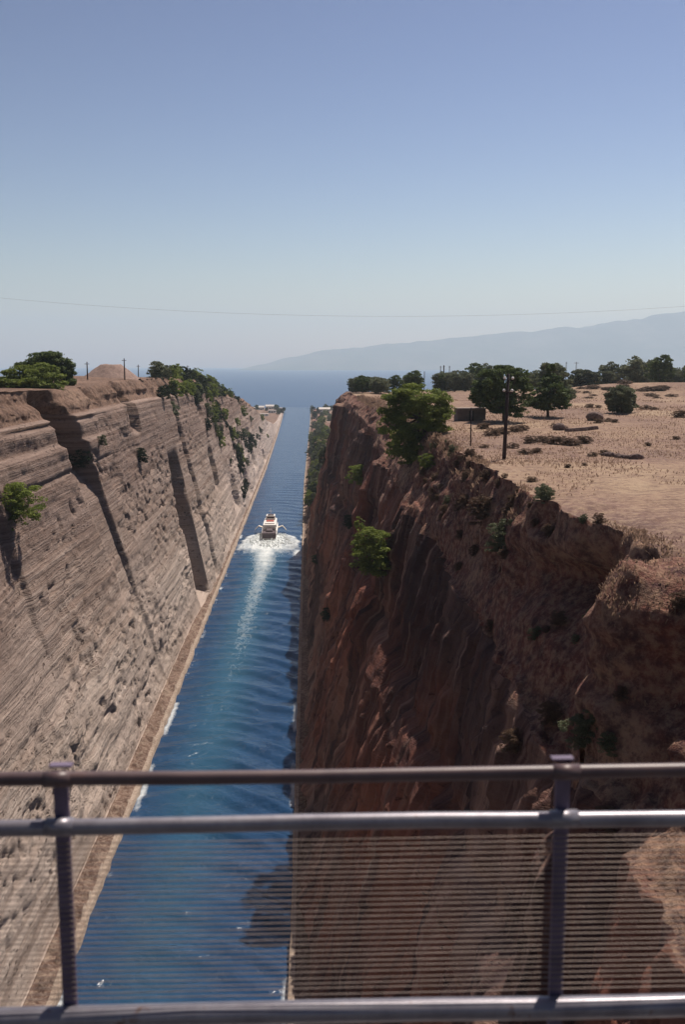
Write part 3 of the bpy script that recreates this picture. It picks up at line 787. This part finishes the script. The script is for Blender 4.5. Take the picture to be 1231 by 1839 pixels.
# shrubs along the left cliff top
for i in range(64):
    uu = RNG.uniform(282, 440)
    Yv = np.interp(uu, [282, 330, 400, 440], [300, 350, 440, 570]) * RNG.uniform(.9, 1.12)
    x = dist_at(uu, Yv) + RNG.uniform(-1, 2)
    x = min(x, -40.5 + 6 * (Yv > 480))
    w = RNG.uniform(3.2, 6.5)
    k = RNG.choice(['olive', 'green', 'green', 'dark'])
    shrub('clifftop_shrub', k, (x, Yv, drop(x, Yv)), w, w * .8,
          ('broad ' if w > 5 else 'low ') + CW[k] + ' shrub in the thicket along the far left cliff top', 'shrubs along the left cliff top')
# shrubs trailing down the left wall in the distance
n_ = 0
for i in range(90):
    t = RNG.random()
    uu = np.interp(t, [0, .3, .6, 1], [360, 392, 430, 478]) + RNG.gauss(0, 9)
    vv = np.interp(t, [0, .3, .6, 1], [722, 765, 810, 770]) + RNG.gauss(0, 22)
    p = hit(uu, vv, -1)
    if not p or p.z < 6 or n_ > 46: continue
    n_ += 1; w = RNG.uniform(2.2, 5.0)
    k = RNG.choice(['olive', 'dark', 'green'])
    shrub('wall_shrub', k, p, w, w, ('large ' if w > 3.6 else 'small ') + CW[k] + ' shrub clinging to the far left rock wall above the canal', 'shrubs on the far left wall')
for (uu, vv, w) in [(432, 850, 5), (440, 880, 4.5), (428, 825, 5), (446, 812, 5), (452, 800, 6), (436, 892, 4)]:
    p = hit(uu, vv, -1)
    if p: shrub('wall_shrub', 'dark', p, w, w * 1.2, 'dark green shrub streaming down the left wall ahead of the ferry', 'dark shrubs low on the left wall')
# shrubs on the low right bank far off
n_ = 0
for i in range(190):
    vv = RNG.uniform(733, 905)
    lo = np.interp(vv, [733, 905], [560, 556]); hi = np.interp(vv, [733, 780, 860, 905], [618, 602, 580, 566])
    uu = RNG.uniform(lo, hi)
    p = hit(uu, vv, 1)
    if not p or p.y < 330 or n_ > 100: continue
    n_ += 1; w = RNG.uniform(3.0, 5.5) * (1 + .6 * (p.y > 700))
    k = RNG.choice(['olive', 'olive', 'dark', 'green'])
    shrub('bank_shrub', k, p, w, w, ('far ' if p.y > 700 else 'near ') + CW[k] + ' shrub on the overgrown right bank towards the canal mouth', 'shrubs on the far right bank')

# --- trees of the far tree line on the right plateau
def far_tree_proto(i, mat, w, h, shape, lab):
    lb = rlobes(200 + i, w, h * .78, h * .22, 12, (.20, .32), shape)
    return tree('field_tree', lab, (0, 0, -500), lb, 7000, .55, 210 + i, mat, limbs(lb, (0, 0, -.6), (0, 0, h * .3), .28, 5, 20 + i), 'far tree line')
protos = [far_tree_proto(0, L_OLIVE, 9, 7, 'round', ''), far_tree_proto(1, L_PINE, 9, 8, 'round', ''), far_tree_proto(2, L_OLIVE, 11, 7, 'flat', ''), far_tree_proto(3, L_DARK, 8, 6.5, 'round', '')]
used = set()
def put_tree(i, x, y, s, lab, group=None, sz=None):
    z = drop(x, y); pr = protos[i]
    if i not in used:
        used.add(i); o = pr; o.location = (x, y, z); o.rotation_euler = (0, 0, RNG.uniform(0, 6.28)); o.scale = (s, s, sz or s)
        o['label'] = lab
        if group: o['group'] = group
        elif 'group' in o: del o['group']
    else:
        o = copy_thing(pr, (x, y, z), RNG.uniform(0, 6.28), (s, s, sz or s), lab)
        if group: o['group'] = group
        elif 'group' in o: del o['group']
    return o
for j in range(130):
    uu = RNG.uniform(640, 1300)
    Yv = RNG.uniform(330, 560) if uu > 850 else RNG.uniform(318, 372) if uu < 720 else RNG.uniform(330, 430)
    if uu > 1060: Yv = RNG.uniform(350, 520)
    x = dist_at(uu, Yv)
    s = RNG.uniform(.75, 1.2) * (0.5 if uu < 720 else 0.72 if uu < 850 else 1.0 if uu < 1060 else 1.2)
    k = RNG.choice([0, 0, 1, 2, 2])
    put_tree(k, x, Yv, s, ('tall ' if s > 1.15 else 'low ' if s < .8 else '') + ['round grey-green', 'round dark green', 'flat-topped grey-green'][k] + (' tree in the distant tree line seaward of the broad tree' if uu < 850 else ' tree in the tree line at the back of the dry field'), 'trees of the far tree line')
put_tree(3, *spot(1047, 702, 9.0)[:2], 1.4, 'wide dark dome-shaped tree at the foot of the far tree line', None, 1.0)
put_tree(3, *spot(1096, 697, 8.6)[:2], 1.2, 'smaller dark dome-shaped tree right of the wide one at the tree line', None, .9)
put_tree(1, *spot(1186, 706, 9.0)[:2], .95, 'dark upright tree standing on the earth bank at far right')
put_tree(3, dist_at(658, 352), 352, .75, 'dark rounded tree at the seaward tip of the right cliff top')
put_tree(3, dist_at(634, 358), 358, .5, 'low dark bush at the outer end of the right cliff top')

# --- dry scrub in the field
for (uu, vv, w) in [(870, 768, 4), (885, 778, 4.5), (905, 776, 4), (925, 772, 4), (940, 770, 3.5), (955, 790, 4), (975, 788, 3), (990, 793, 4.5), (1010, 795, 4.5), (1030, 797, 4), (1050, 792, 4), (920, 800, 3), (945, 812, 3),
                    (965, 808, 2.5), (1065, 818, 2), (1085, 816, 2), (1165, 800, 1.8), (1020, 846, 1.4), (1050, 842, 1.2), (956, 868, 1.8), (1000, 766, 3.5), (1012, 768, 3), (1075, 762, 3), (1092, 760, 3), (1105, 762, 2.5), (1160, 738, 4.5), (1175, 741, 3),
                    (1222, 756, 5), (1060, 735, 4), (1075, 733, 3), (870, 800, 2), (845, 815, 2.5), (860, 826, 2.2), (830, 812, 2.2), (875, 850, 2), (1215, 790, 2)]:
    p = spot(uu, vv, 9.8)
    shrub('dry_bush', 'dry', p, w * .62, w * .3, 'low brown dry bush scattered in the field around the utility pole', 'dry bushes in the field')
for i in range(26):
    uu = RNG.uniform(1010, 1240); Yv = RNG.uniform(282, 312); x = dist_at(uu, Yv); w = RNG.uniform(2.5, 6)
    shrub('bank_bush', 'dry', (x, Yv, drop(x, Yv)), w, w * .38, 'brown dry bush on the earth bank below the far right trees', 'dry bushes on the earth bank')
# dry scrub along the ragged rim
for i in range(80):
    yv = RNG.uniform(40, 150)
    xr = float(np.interp(yv, ysR, Xr)) + RNG.uniform(-2.6, .6)
    w = RNG.uniform(.5, 1.5)
    k = RNG.choice(['dry', 'dry', 'dry', 'olive'])
    shrub('rim_bush', k, (xr, yv, drop(xr, yv)), w, w * .8, ('small ' if w < 1 else 'bigger ') + CW[k] + ' bush on the ragged edge below the dry field', 'withered bushes along the rim')

# dry grass: too many to count, one object
def grass_field(name, n, seed, lab):
    rg = np.random.default_rng(seed)
    yv = 42 + (rg.random(n) ** 1.7) * 260
    xr = np.interp(yv, ysR, Xr)
    xv = xr - .7 + (rg.random(n) ** 1.5) * (20 + yv * .42)
    xv[: n // 9] = (xr - .9 + 1.6 * rg.random(n))[: n // 9]
    dens = fbm(xv / 9, yv / 14, 401, 4) + .25 * rg.random(n)
    k = dens > .02
    xv, yv = xv[k], yv[k]
    zv = np.array([drop(a, b) for a, b in zip(xv.tolist(), yv.tolist())])
    m = len(xv); h = .05 + .10 * rg.random(m) + .0010 * yv * rg.random(m); a = rg.random(m) * 6.28; w = h * .30
    rimk = np.abs(xv - np.interp(yv, ysR, Xr)) < .9; h = np.where(rimk, h * np.interp(yv, [45, 110], [1.1, 2.4]), h * np.interp(yv, [45, 90], [.7, 1]))
    bx, by = np.cos(a) * w, np.sin(a) * w; lx, ly = rg.normal(size=m) * h * .4, rg.normal(size=m) * h * .4
    V = np.stack([np.stack([xv - bx, yv - by, zv - .04], -1), np.stack([xv + bx, yv + by, zv - .04], -1), np.stack([xv + lx + bx * .2, yv + ly + by * .2, zv + h], -1), np.stack([xv + lx - bx * .9, yv + ly - by * .9, zv + h * .8], -1)], 1).reshape(-1, 3)
    o = link(name, mesh_np(name, V, np.arange(4 * m).reshape(-1, 4), [leaf_mat('straw', (0.25, 0.165, 0.12), (0.37, 0.26, 0.185), .5)], smooth=False))
    return tag(o, lab, 'grass', None, 'stuff')
grass_field('dry_grass', 70000, 77, 'straw-coloured dry grass covering the field on the right')

# ------------------------------------------------------------------ utility poles
WOOD = simple('tarred_wood', (0.045, 0.032, 0.035), 0.85, 0.3, 4.0)
PORC = simple('white_porcelain', (0.75, 0.73, 0.72), 0.3, 0.05)
STEEL = simple('grey_steel', (0.16, 0.15, 0.16), 0.55, 0.2, 6.0, 0.3)
def utility_pole(loc, h, r, arms, label, rz=0, group=None, ins=True):
    root = empty('utility_pole', loc, rz); tag(root, label, 'pole', group)
    MB().tube([(0, 0, -.6), (0, 0, h * .5), (0, 0, h)], [r, r * .85, r * .68], 10).build('shaft', WOOD, root, smooth=True)
    for (z, w) in arms:
        MB().box(-w / 2, w / 2, -r - .12, -r + .01, z - .06, z + .06).build('crossarm', WOOD, root)
        if ins:
            for sx in (-.42, .42):
                MB().tube([(sx * w, -r - .05, z + .05), (sx * w, -r - .05, z + .14), (sx * w, -r - .05, z + .22), (sx * w, -r - .05, z + .34)], [.04, .15, .17, .08], 8).build('insulator', PORC, root, smooth=True)
    return root
pp = spot(906, 826, 9.9)
kk = pp.y / F
up_ = utility_pole(pp, 154 * kk, .22, [(143 * kk, 1.0), (121 * kk, 1.0)], 'tall dark wooden utility pole with white insulators in front of the broad tree')
up_.rotation_euler.y = R(1.6)
pq = spot(846, 799, 9.9)
root = empty('post', pq); tag(root, 'thin dark iron post near the cliff edge, left of the tall utility pole', 'post')
MB().tube([(0, 0, -.4), (0, 0, 4.7)], [.085, .07], 8).build('shaft', WOOD, root, smooth=True)
MB().box(-.12, .12, -.09, .09, 4.6, 4.78).build('cap', STEEL, root)
for (uu, vt, Yv, lab) in [(156, 650, 240, 'leftmost thin pole on the left plateau beside the pine'), (223, 644, 250, 'thin pole in front of the gravel mound'),
                          (248, 655, 330, 'thin pole right of the gravel mound, beyond it'), (323, 658, 420, 'left pole of the pair beyond the far cliff-top shrubs'), (337, 656, 420, 'right pole of the pair beyond the far cliff-top shrubs')]:
    x = dist_at(uu, Yv); z = drop(x, Yv)
    h = CAM_Z + (HV - vt) / F * Yv - z
    utility_pole((x, Yv, z), h, .17, [(h - .5, 1.1)], lab, 0, 'poles on the left plateau', False)
for (uu, vt, Yv, w, lab) in [(763, 667, 380, 0, 'short lone pole above the far tree line, left of the three masts'), (792, 657, 420, .9, 'left mast of the three behind the big pine'), (798, 656, 420, .9, 'middle and thickest mast of the three behind the big pine'),
                          (808, 657, 420, .9, 'right mast of the three behind the big pine'), (865, 654, 430, 0, 'stub of a pole showing above the broad tree on its left'), (1018, 650, 430, .8, 'left pole above the trees right of the pale tree'),
                          (1036, 650, 430, 2.2, 'pole with a wide crossarm above the far trees')]:
    x = dist_at(uu, Yv); z = drop(x, Yv); h = CAM_Z + (HV - vt) / F * Yv - z
    utility_pole((x, Yv, z), h, .34 if uu in (798,) else .2, [(h - .5, w)] if w else [], lab, 0, 'poles beyond the right field', False)

# overhead cable crossing high in front of the sky
pts = []
for i in range(61):
    x = -75 + 150 * i / 60; pts.append((x, 62, 69.95 + .0019 * (x - 5) ** 2))
tag(MB().tube(pts, .0045, 6).build('overhead_cable', STEEL, smooth=True), 'thin sagging cable crossing the sky above the horizon', 'cable')

# ------------------------------------------------------------------ things on the plateaus
CONC = simple('old_concrete', (0.15, 0.125, 0.115), 0.95, 0.3, 1.2, 0, .4)
DARKM = simple('dark_opening', (0.02, 0.018, 0.02), 0.9, 0.2)
ph_ = spot(848, 757, 9.8)
root = empty('concrete_hut', ph_, R(8)); tag(root, 'low flat-roofed grey concrete hut behind the thin post', 'hut')
w_ = 52 * ph_.y / F
MB().box(-w_ / 2, w_ / 2, 0, 2.4, -.4, 2.05).build('wall', CONC, root, bevel=.03)
MB().box(-w_ / 2 - .12, w_ / 2 + .12, -.12, 2.52, 2.053, 2.22).build('roof', simple('hut_roof', (0.30, 0.25, 0.22), .9, .2), root, bevel=.02)
MB().box(-.5, .35, -.02, .1, -.1, 1.75).build('door', DARKM, root)
# gravel mound on the left plateau
def mound(name, loc, w, d, h, seed, mat, lab, cat):
    nx, ny = 60, 40
    gx, gy = np.meshgrid(np.linspace(-1, 1, nx), np.linspace(-1, 1, ny))
    rr = np.sqrt(gx ** 2 + gy ** 2)
    z = np.clip(1.55 * (1 - rr), -.15, 1.0)
    z = h * (z + .07 * fbm(gx * 5, gy * 5, seed, 4) * (rr < .98))
    o = link(name, mesh_np(name, np.stack([gx * w / 2, gy * d / 2, z], -1).reshape(-1, 3), grid_quads(ny, nx), [mat]), None, loc)
    return tag(o, lab, cat)
GRAV = simple('gravel', (0.27, 0.19, 0.16), .95, .25, 1.5, 0, .6)
x = dist_at(198, 265)
mound('gravel_mound', (x, 265, drop(x, 265) - .2), 15, 15, 3.6, 7, GRAV, 'flat-topped brown gravel mound on the left plateau', 'mound')
# stone rows and boulders in the field
STONE = simple('field_stone', (0.15, 0.105, 0.095), .95, .35, 2.0, 0, .8)
def boulder(name, p, sx, sy, sz, seed, lab, group=None, cat='boulder'):
    th = np.linspace(0, np.pi, 14)[:, None]; ph2 = np.linspace(0, 2 * np.pi, 25)[None, :]
    dx, dy, dz = np.sin(th) * np.cos(ph2), np.sin(th) * np.sin(ph2), np.cos(th) * np.ones_like(ph2)
    rr = 1 + .30 * fbm(np.cos(ph2) * 1.6 + dz * 1.3, np.sin(ph2) * 1.6 * np.sin(th) + dz + seed, seed, 3) * np.sin(th)
    o = link(name, mesh_np(name, np.stack([dx * rr * sx, dy * rr * sy, dz * rr * sz], -1).reshape(-1, 3), grid_quads(14, 25)[:, ::-1], [STONE], smooth=False), None, p)
    return tag(o, lab, cat, group)
p = spot(1068, 756, 9.7); boulder('boulder', p + Vector((0, 0, .7)), 1.5, 1.1, .85, 3, 'biggest dark rounded boulder in the middle of the field')
p = spot(1005, 768, 9.7); boulder('boulder', p + Vector((0, 0, .35)), 1.0, .8, .8, 4, 'dark squat boulder at the left end of the low stone wall')
root = None
mbw = MB(); rgw = random.Random(3)
a_, b_ = spot(1020, 771, 9.7), spot(1072, 770, 9.7)
for i in range(26):
    t = i / 25; q = a_.lerp(b_, t); q.z = drop(q.x, q.y)
    s = rgw.uniform(.35, .6)
    rings = []
    for zz_, k_ in ((-.2, .9), (.15, 1.0), (.5, .7)):
        rings.append([(q.x + math.cos(k) * s * k_ * rgw.uniform(.8, 1.15), q.y + math.sin(k) * s * k_ * rgw.uniform(.8, 1.15), q.z + zz_) for k in [j * 1.0472 for j in range(6)]])
    mbw.loft(rings)
tag(mbw.build('stone_wall', STONE), 'low dark dry-stone wall lying in the middle of the field', 'wall')
a_, b_ = spot(1090, 818, 9.8), spot(1142, 824, 9.8)
for i in range(9):
    t = i / 8 + rgw.uniform(-.04, .04); q = a_.lerp(b_, t); q.z = drop(q.x, q.y) + .1
    boulder('field_stone', q, rgw.uniform(.3, .55) if i < 8 else .75, rgw.uniform(.3, .5), rgw.uniform(.25, .4) if i < 8 else .5, 30 + i,
            'dark stone in the loose row of stones in the near field' if i < 8 else 'larger dark stone ending the loose row on its right', 'row of stones in the field', 'stone')

# ------------------------------------------------------------------ houses at the canal mouth
WHITE = simple('whitewash', (0.74, 0.71, 0.66), .8, .06, .3)
ROOFW = simple('pale_roof', (0.62, 0.57, 0.52), .85, .1, .3)
ROOFR = simple('grey_roof', (0.36, 0.31, 0.30), .85, .15, .3)
def house(x, y, w, d, h, roof, lab, rz=0, roof_mat=None):
    z = max(drop(x, y), .5)
    root = empty('white_house', (x, y, z - .3), rz); tag(root, lab, 'house', 'white houses at the canal mouth')
    MB().box(-w/2, w/2, -d/2, d/2, 0, h).build('wall', WHITE, root)
    rm = MB()
    if roof == 'flat': rm.box(-w/2-.3, w/2+.3, -d/2-.3, d/2+.3, h+.003, h+.45)
    else:
        e = .5
        rm.add([(-w/2-e,-d/2-e,h+.003),(w/2+e,-d/2-e,h+.003),(w/2+e,d/2+e,h+.003),(-w/2-e,d/2+e,h+.003),(-w/2-e,0,h+2.2),(w/2+e,0,h+2.2)], [(0,1,5,4),(2,3,4,5),(0,4,3),(1,2,5),(3,2,1,0)])
    rm.build('roof', roof_mat or ROOFW, root)
    for k in range(3):
        cx = -w/2 + w * (k + .5) / 3
        if k == 1: MB().box(cx-.6, cx+.6, -d/2-.05, -d/2+.05, .3, 2.6).build('door', DARKM, root)
        else: MB().box(cx-.8, cx+.8, -d/2-.05, -d/2+.05, 1.4, 2.8).build('window', DARKM, root)
    return root
for (uu, Yv, w, d, h, roof, lab) in [(452, 1390, 7, 9, 4, 'gable', 'leftmost white house at the left side of the canal mouth'), (468, 1440, 9, 8, 4, 'gable', 'second white house from the left at the canal mouth'),
                                     (484, 1470, 12, 9, 4.5, 'gable', 'widest white house, nearest the sea on the left bank'), (488, 1340, 10, 8, 3.5, 'flat', 'flat-roofed white house in front of the widest house'),
                                     (472, 1250, 13, 8, 2.6, 'flat', 'long low white building below the other houses on the left bank'), (503, 1430, 6, 7, 3.5, 'flat', 'small white house at the tip of the left bank'),
                                     (583, 1380, 15, 12, 4, 'gable', 'lone white house on the right side of the canal mouth')]:
    house(dist_at(uu, Yv), Yv, w, d, h, roof, lab)
for (uu, Yv, s) in [(460, 1420, .8), (478, 1400, .6), (496, 1400, .9), (509, 1440, .8), (505, 1350, .8), (500, 1280, .7), (462, 1180, .7), (572, 1400, .8), (594, 1420, .9), (566, 1300, .7), (604, 1350, 1.1), (563, 1450, .7)]:
    put_tree(RNG.choice([1, 3]), dist_at(uu, Yv), Yv, s, 'small dark tree among the houses at the canal mouth', 'trees at the canal mouth')

# ------------------------------------------------------------------ hydrofoil ferry
bw = simple('boat_white', (0.80, 0.78, 0.74), .35, .05, .6)
bd = simple('boat_dark', (0.10, 0.075, 0.085), .7, .2, 1.5)
bg_ = simple('boat_glass', (0.03, 0.03, 0.04), .1, .1)
br = simple('boat_red', (0.45, 0.09, 0.06), .5, .1)
bc = simple('boat_cream', (0.62, 0.56, 0.48), .6, .1)
ferry = empty('hydrofoil_ferry', (BX, BY, 1.1), 0)
tag(ferry, 'white hydrofoil passenger ferry with dark stern speeding down the canal', 'ferry')
LEN = 36.0
def sect(y, hw, z0, z1, flare=.8): return [(-hw * flare, y, z0), (hw * flare, y, z0), (hw, y, z0 + (z1 - z0) * .5), (hw, y, z1), (-hw, y, z1), (-hw, y, z0 + (z1 - z0) * .5)]
h_ = MB(); h_.loft([sect(0, 2.9, -.6, 1.5), sect(8, 3.0, -.7, 1.7), sect(20, 3.0, -.8, 2.0), sect(27, 2.5, -.5, 2.4, .6), sect(32, 1.5, .2, 2.8, .45), sect(LEN, .15, 1.2, 3.1, .4)])
h_.build('hull', bw, ferry, bevel=.08)
MB().loft([sect(7, 2.55, 1.72, 3.9, 1), sect(12, 2.6, 1.85, 4.0, 1), sect(24, 2.45, 2.2, 4.0, 1), sect(29, 1.5, 2.6, 3.5, 1)]).build('cabin', bw, ferry, bevel=.12)
for sx in (-1, 1):
    MB().add([(sx * 2.66, 9, 2.7), (sx * 2.66, 23, 2.9), (sx * 2.62, 23, 3.5), (sx * 2.66, 9, 3.4), (sx * 2.5, 9, 2.7), (sx * 2.5, 23, 2.9), (sx * 2.5, 23, 3.5), (sx * 2.5, 9, 3.4)],
             [(0, 1, 2, 3), (7, 6, 5, 4), (0, 4, 5, 1), (2, 6, 7, 3), (1, 5, 6, 2), (0, 3, 7, 4)]).build('window_strip', bg_, ferry)
wh = MB(); wh.loft([sect(19.5, 1.9, 3.98, 5.6, 1), sect(24, 1.7, 3.98, 5.7, 1), sect(26.5, 1.2, 3.98, 4.6, 1)]); wh_o = wh.build('wheelhouse', bw, ferry, bevel=.1)
MB().box(-1.5, 1.5, 19.38, 19.48, 4.6, 5.3).build('window', bg_, wh_o)
MB().box(-1.2, 1.2, 20.2, 22.6, 5.62, 5.9).build('roof_hatch', bd, ferry)
MB().box(-1.5, 1.5, 13.6, 16.2, 4.02, 4.4).build('life_raft_rack', br, ferry)
MB().box(-1.9, 1.9, 9.0, 12.4, 4.02, 4.3).build('roof_panel', bw, ferry)
dk = MB(); dk.box(-2.75, 2.75, .1, 7, 1.52, 1.75); dk_o = dk.build('stern_deck', bd, ferry)
MB().loft([[(-1.5, 3.4, 1.76), (1.5, 3.4, 1.76), (1.0, 3.4, 2.3), (-1.0, 3.4, 2.3)], [(-1.5, 6.9, 1.76), (1.5, 6.9, 1.76), (1.0, 6.9, 2.7), (-1.0, 6.9, 2.7)]]).build('engine_casing', bd, ferry)
MB().box(-2.7, 2.7, -.12, -.02, -.3, 1.45).build('transom', bd, ferry)
for sx in (-1, 1):
    MB().tube([(sx * 2.7, .2, 1.7), (sx * 2.7, .2, 2.7), (sx * 2.7, 6.9, 2.9)], .06, 6).build('stern_rail', bw, ferry)
    MB().loft([[(sx * 2.8, 17, .8), (sx * 2.8, 20, .8), (sx * 2.8, 20, 1.1), (sx * 2.8, 17, 1.1)], [(sx * 4.8, 17.4, 1.6), (sx * 4.8, 19.6, 1.6), (sx * 4.8, 19.6, 1.85), (sx * 4.8, 17.4, 1.85)], [(sx * 6.4, 17.6, -.2), (sx * 6.4, 19.0, -.2), (sx * 6.4, 19.0, .1), (sx * 6.4, 17.6, .1)]]).build('foil_wing', bc, ferry)
mast = MB(); mast.tube([(0, 21, 5.6), (0, 20.6, 8.6)], [.12, .06], 6); mast.tube([(-.9, 20.7, 7.4), (.9, 20.7, 7.4)], .05, 6); mast.build('mast', bw, ferry)

# spray thrown up either side of the ferry: real mounds of foam
FOAM = NT('spray_foam')
fnz = FOAM.noise(FOAM.pos(), 1.2, 5, .7)
FOAM.b.inputs['Roughness'].default_value = .9
FOAMM = FOAM.done(FOAM.ramp(fnz, [(.3, (.62, .68, .70)), (.7, (.82, .84, .83))]), FOAM.bump(fnz, .6, .4))
rg = np.random.default_rng(12)
m = 900
t = rg.random(m) ** .8; sd = np.where(rg.random(m) < .5, -1, 1)
yy = BY + 15 - 24 * t + rg.normal(size=m) * 1.0
xx = BX + sd * (3.0 + 6.4 * np.sqrt(t) * rg.random(m) ** .6)
zz = np.abs(rg.normal(size=m)) * (1.0 - .55 * t) * .4 + .05
st_ = rg.random(m) < .3
yy = np.where(st_, BY - 1 - 14 * rg.random(m), yy); xx = np.where(st_, BX + rg.normal(size=m) * 2.2, xx); zz = np.where(st_, np.abs(rg.normal(size=m)) * .5, zz)
P = np.stack([xx, yy, zz], -1); sz = (.10 + .20 * rg.random(m))[:, None]
tet = np.array([(1, 1, 1), (-1, -1, 1), (-1, 1, -1), (1, -1, -1)], float)
rot = rg.normal(size=(m, 4, 3)) * .25
V = (P[:, None, :] + (tet[None] + rot) * sz[:, None, :] * .7).reshape(-1, 3)
b4 = np.arange(m)[:, None] * 4
T = np.concatenate([b4 + np.array([0, 1, 2]), b4 + np.array([0, 3, 1]), b4 + np.array([0, 2, 3]), b4 + np.array([1, 3, 2])])
spray = link('spray', mesh_np('spray', V, T, [FOAMM], smooth=True))
tag(spray, 'white spray thrown up either side of the ferry', 'spray', None, 'stuff')

# ------------------------------------------------------------------ bridge deck and railing in the foreground
RD = 3.8
PAINT = NT('worn_grey_paint')
tc = PAINT.n('ShaderNodeTexCoord').outputs['Object']
pn = PAINT.noise(tc, 5.0, 6, .7)
PAINT.b.inputs['Metallic'].default_value = .35
PAINT.b.inputs['Specular IOR Level'].default_value = .5
PAINTM = PAINT.done(PAINT.ramp(pn, [(.35, (.20, .185, .215)), (.60, (.30, .285, .32)), (.68, (.17, .10, .08))]), PAINT.bump(pn, .12, .01), .38)
RUST = NT('rusty_rail_paint')
tc = RUST.n('ShaderNodeTexCoord').outputs['Object']
pn = RUST.noise(tc, 4.0, 6, .7)
RUST.b.inputs['Specular IOR Level'].default_value = .5
RUSTM = RUST.done(RUST.ramp(pn, [(.35, (.085, .055, .06)), (.6, (.13, .085, .085)), (.75, (.16, .08, .06))]), RUST.bump(pn, .15, .01), .42)
POSTM = simple('dark_post_paint', (.15, .12, .175), .6, .3, 5.0)
WIRE = simple('galvanised_wire', (0.30, 0.24, 0.21), .5, .25, 8, .4)
def rail_z(v, dy=0.0):
    r = ray(560, v); return CAM_Z + r.z / r.y * (RD + dy)
rail = empty('bridge_railing', (0, RD, CAM_Z - 3.1))
tag(rail, 'weathered grey bridge railing of three pipes and horizontal wires across the foreground', 'railing')
B0 = rail.location
def pipe(name, v, r, mat, dy=0):
    z = rail_z(v, dy) - B0.z
    pts = [(x * .5, dy + .004 * math.sin(x * 1.7), z + .004 * math.sin(x * 1.1 + v)) for x in range(-13, 14)]
    return MB().tube(pts, r, 20).build(name, mat, rail, smooth=True)
pipe('top_rail', 1393, .028, RUSTM)
pipe('middle_rail', 1478, .033, PAINTM)
pipe('bottom_rail', 1818, .046, PAINTM)
def rail_x(u, v):
    r = ray(u, v); return r.x / r.y * RD
post_x = [rail_x(112, 1600), rail_x(1010, 1600)]
sp = post_x[1] - post_x[0]
zt_, zbt = rail_z(1393) - B0.z, 0.0
for px_ in (post_x[0] - sp, post_x[0], post_x[1], post_x[1] + sp):
    po = MB().box(px_ - .03, px_ + .03, .035, .055, zbt, zt_ - .01)
    po.box(px_ - .006, px_ + .006, .055, .12, zbt, zt_ - .02)
    po_o = po.build('post', POSTM, rail, bevel=.004)
    MB().box(px_ - .045, px_ + .045, .045, .085, zt_ + .029, zt_ + .037).build('cap_plate', POSTM, po_o)
    for rv, rr_, mt_ in ((1393, .032, RUSTM), (1478, .037, PAINTM)):
        zz_ = rail_z(rv) - B0.z
        MB().tube([(px_ - .055, 0, zz_), (px_ + .055, 0, zz_)], rr_, 16).build('collar', mt_, po_o, smooth=True)
    MB().box(px_ - .05, px_ + .05, .0, .034, rail_z(1478) - B0.z - .02, rail_z(1478) - B0.z + .02).build('bracket', PAINTM, po_o)
rgv = random.Random(8)
nw = 29
for i in range(nw):
    v = 1508 + (1786 - 1508) * i / (nw - 1)
    z = rail_z(v, .02) - B0.z
    ph0 = rgv.uniform(0, 6.28); a_ = rgv.uniform(.001, .004)
    pts = []
    for k in range(53):
        x = -6.5 + 13 * k / 52
        ins = math.sin((x - post_x[0]) / sp * math.pi)
        pts.append((x, .024, z - a_ * abs(ins) + .0016 * math.sin(x * 2.3 + ph0)))
    MB().tube(pts, .0021, 5).build('wire', WIRE, rail, smooth=True)
DECK = ground_mat('bridge_asphalt', [(.04, .04, .04), (.05, .05, .05), (.06, .058, .056), (.08, .075, .07)], (.05, .045, .045), 1.2, .2)
bz = B0.z
dk = MB(); dk.box(-60, 90, -7, RD - .35, bz - .8, bz - .16)
struct(dk.build('bridge_deck', DECK), 'asphalt deck of the road bridge under the camera', 'bridge')
kb = MB(); kb.box(-60, 90, RD - .346, RD + .22, bz - .8, bz)
struct(kb.build('bridge_kerb', simple('kerb_concrete', (.24, .22, .21), .9, .2, 2.0)), 'concrete edge of the bridge carrying the railing', 'kerb')
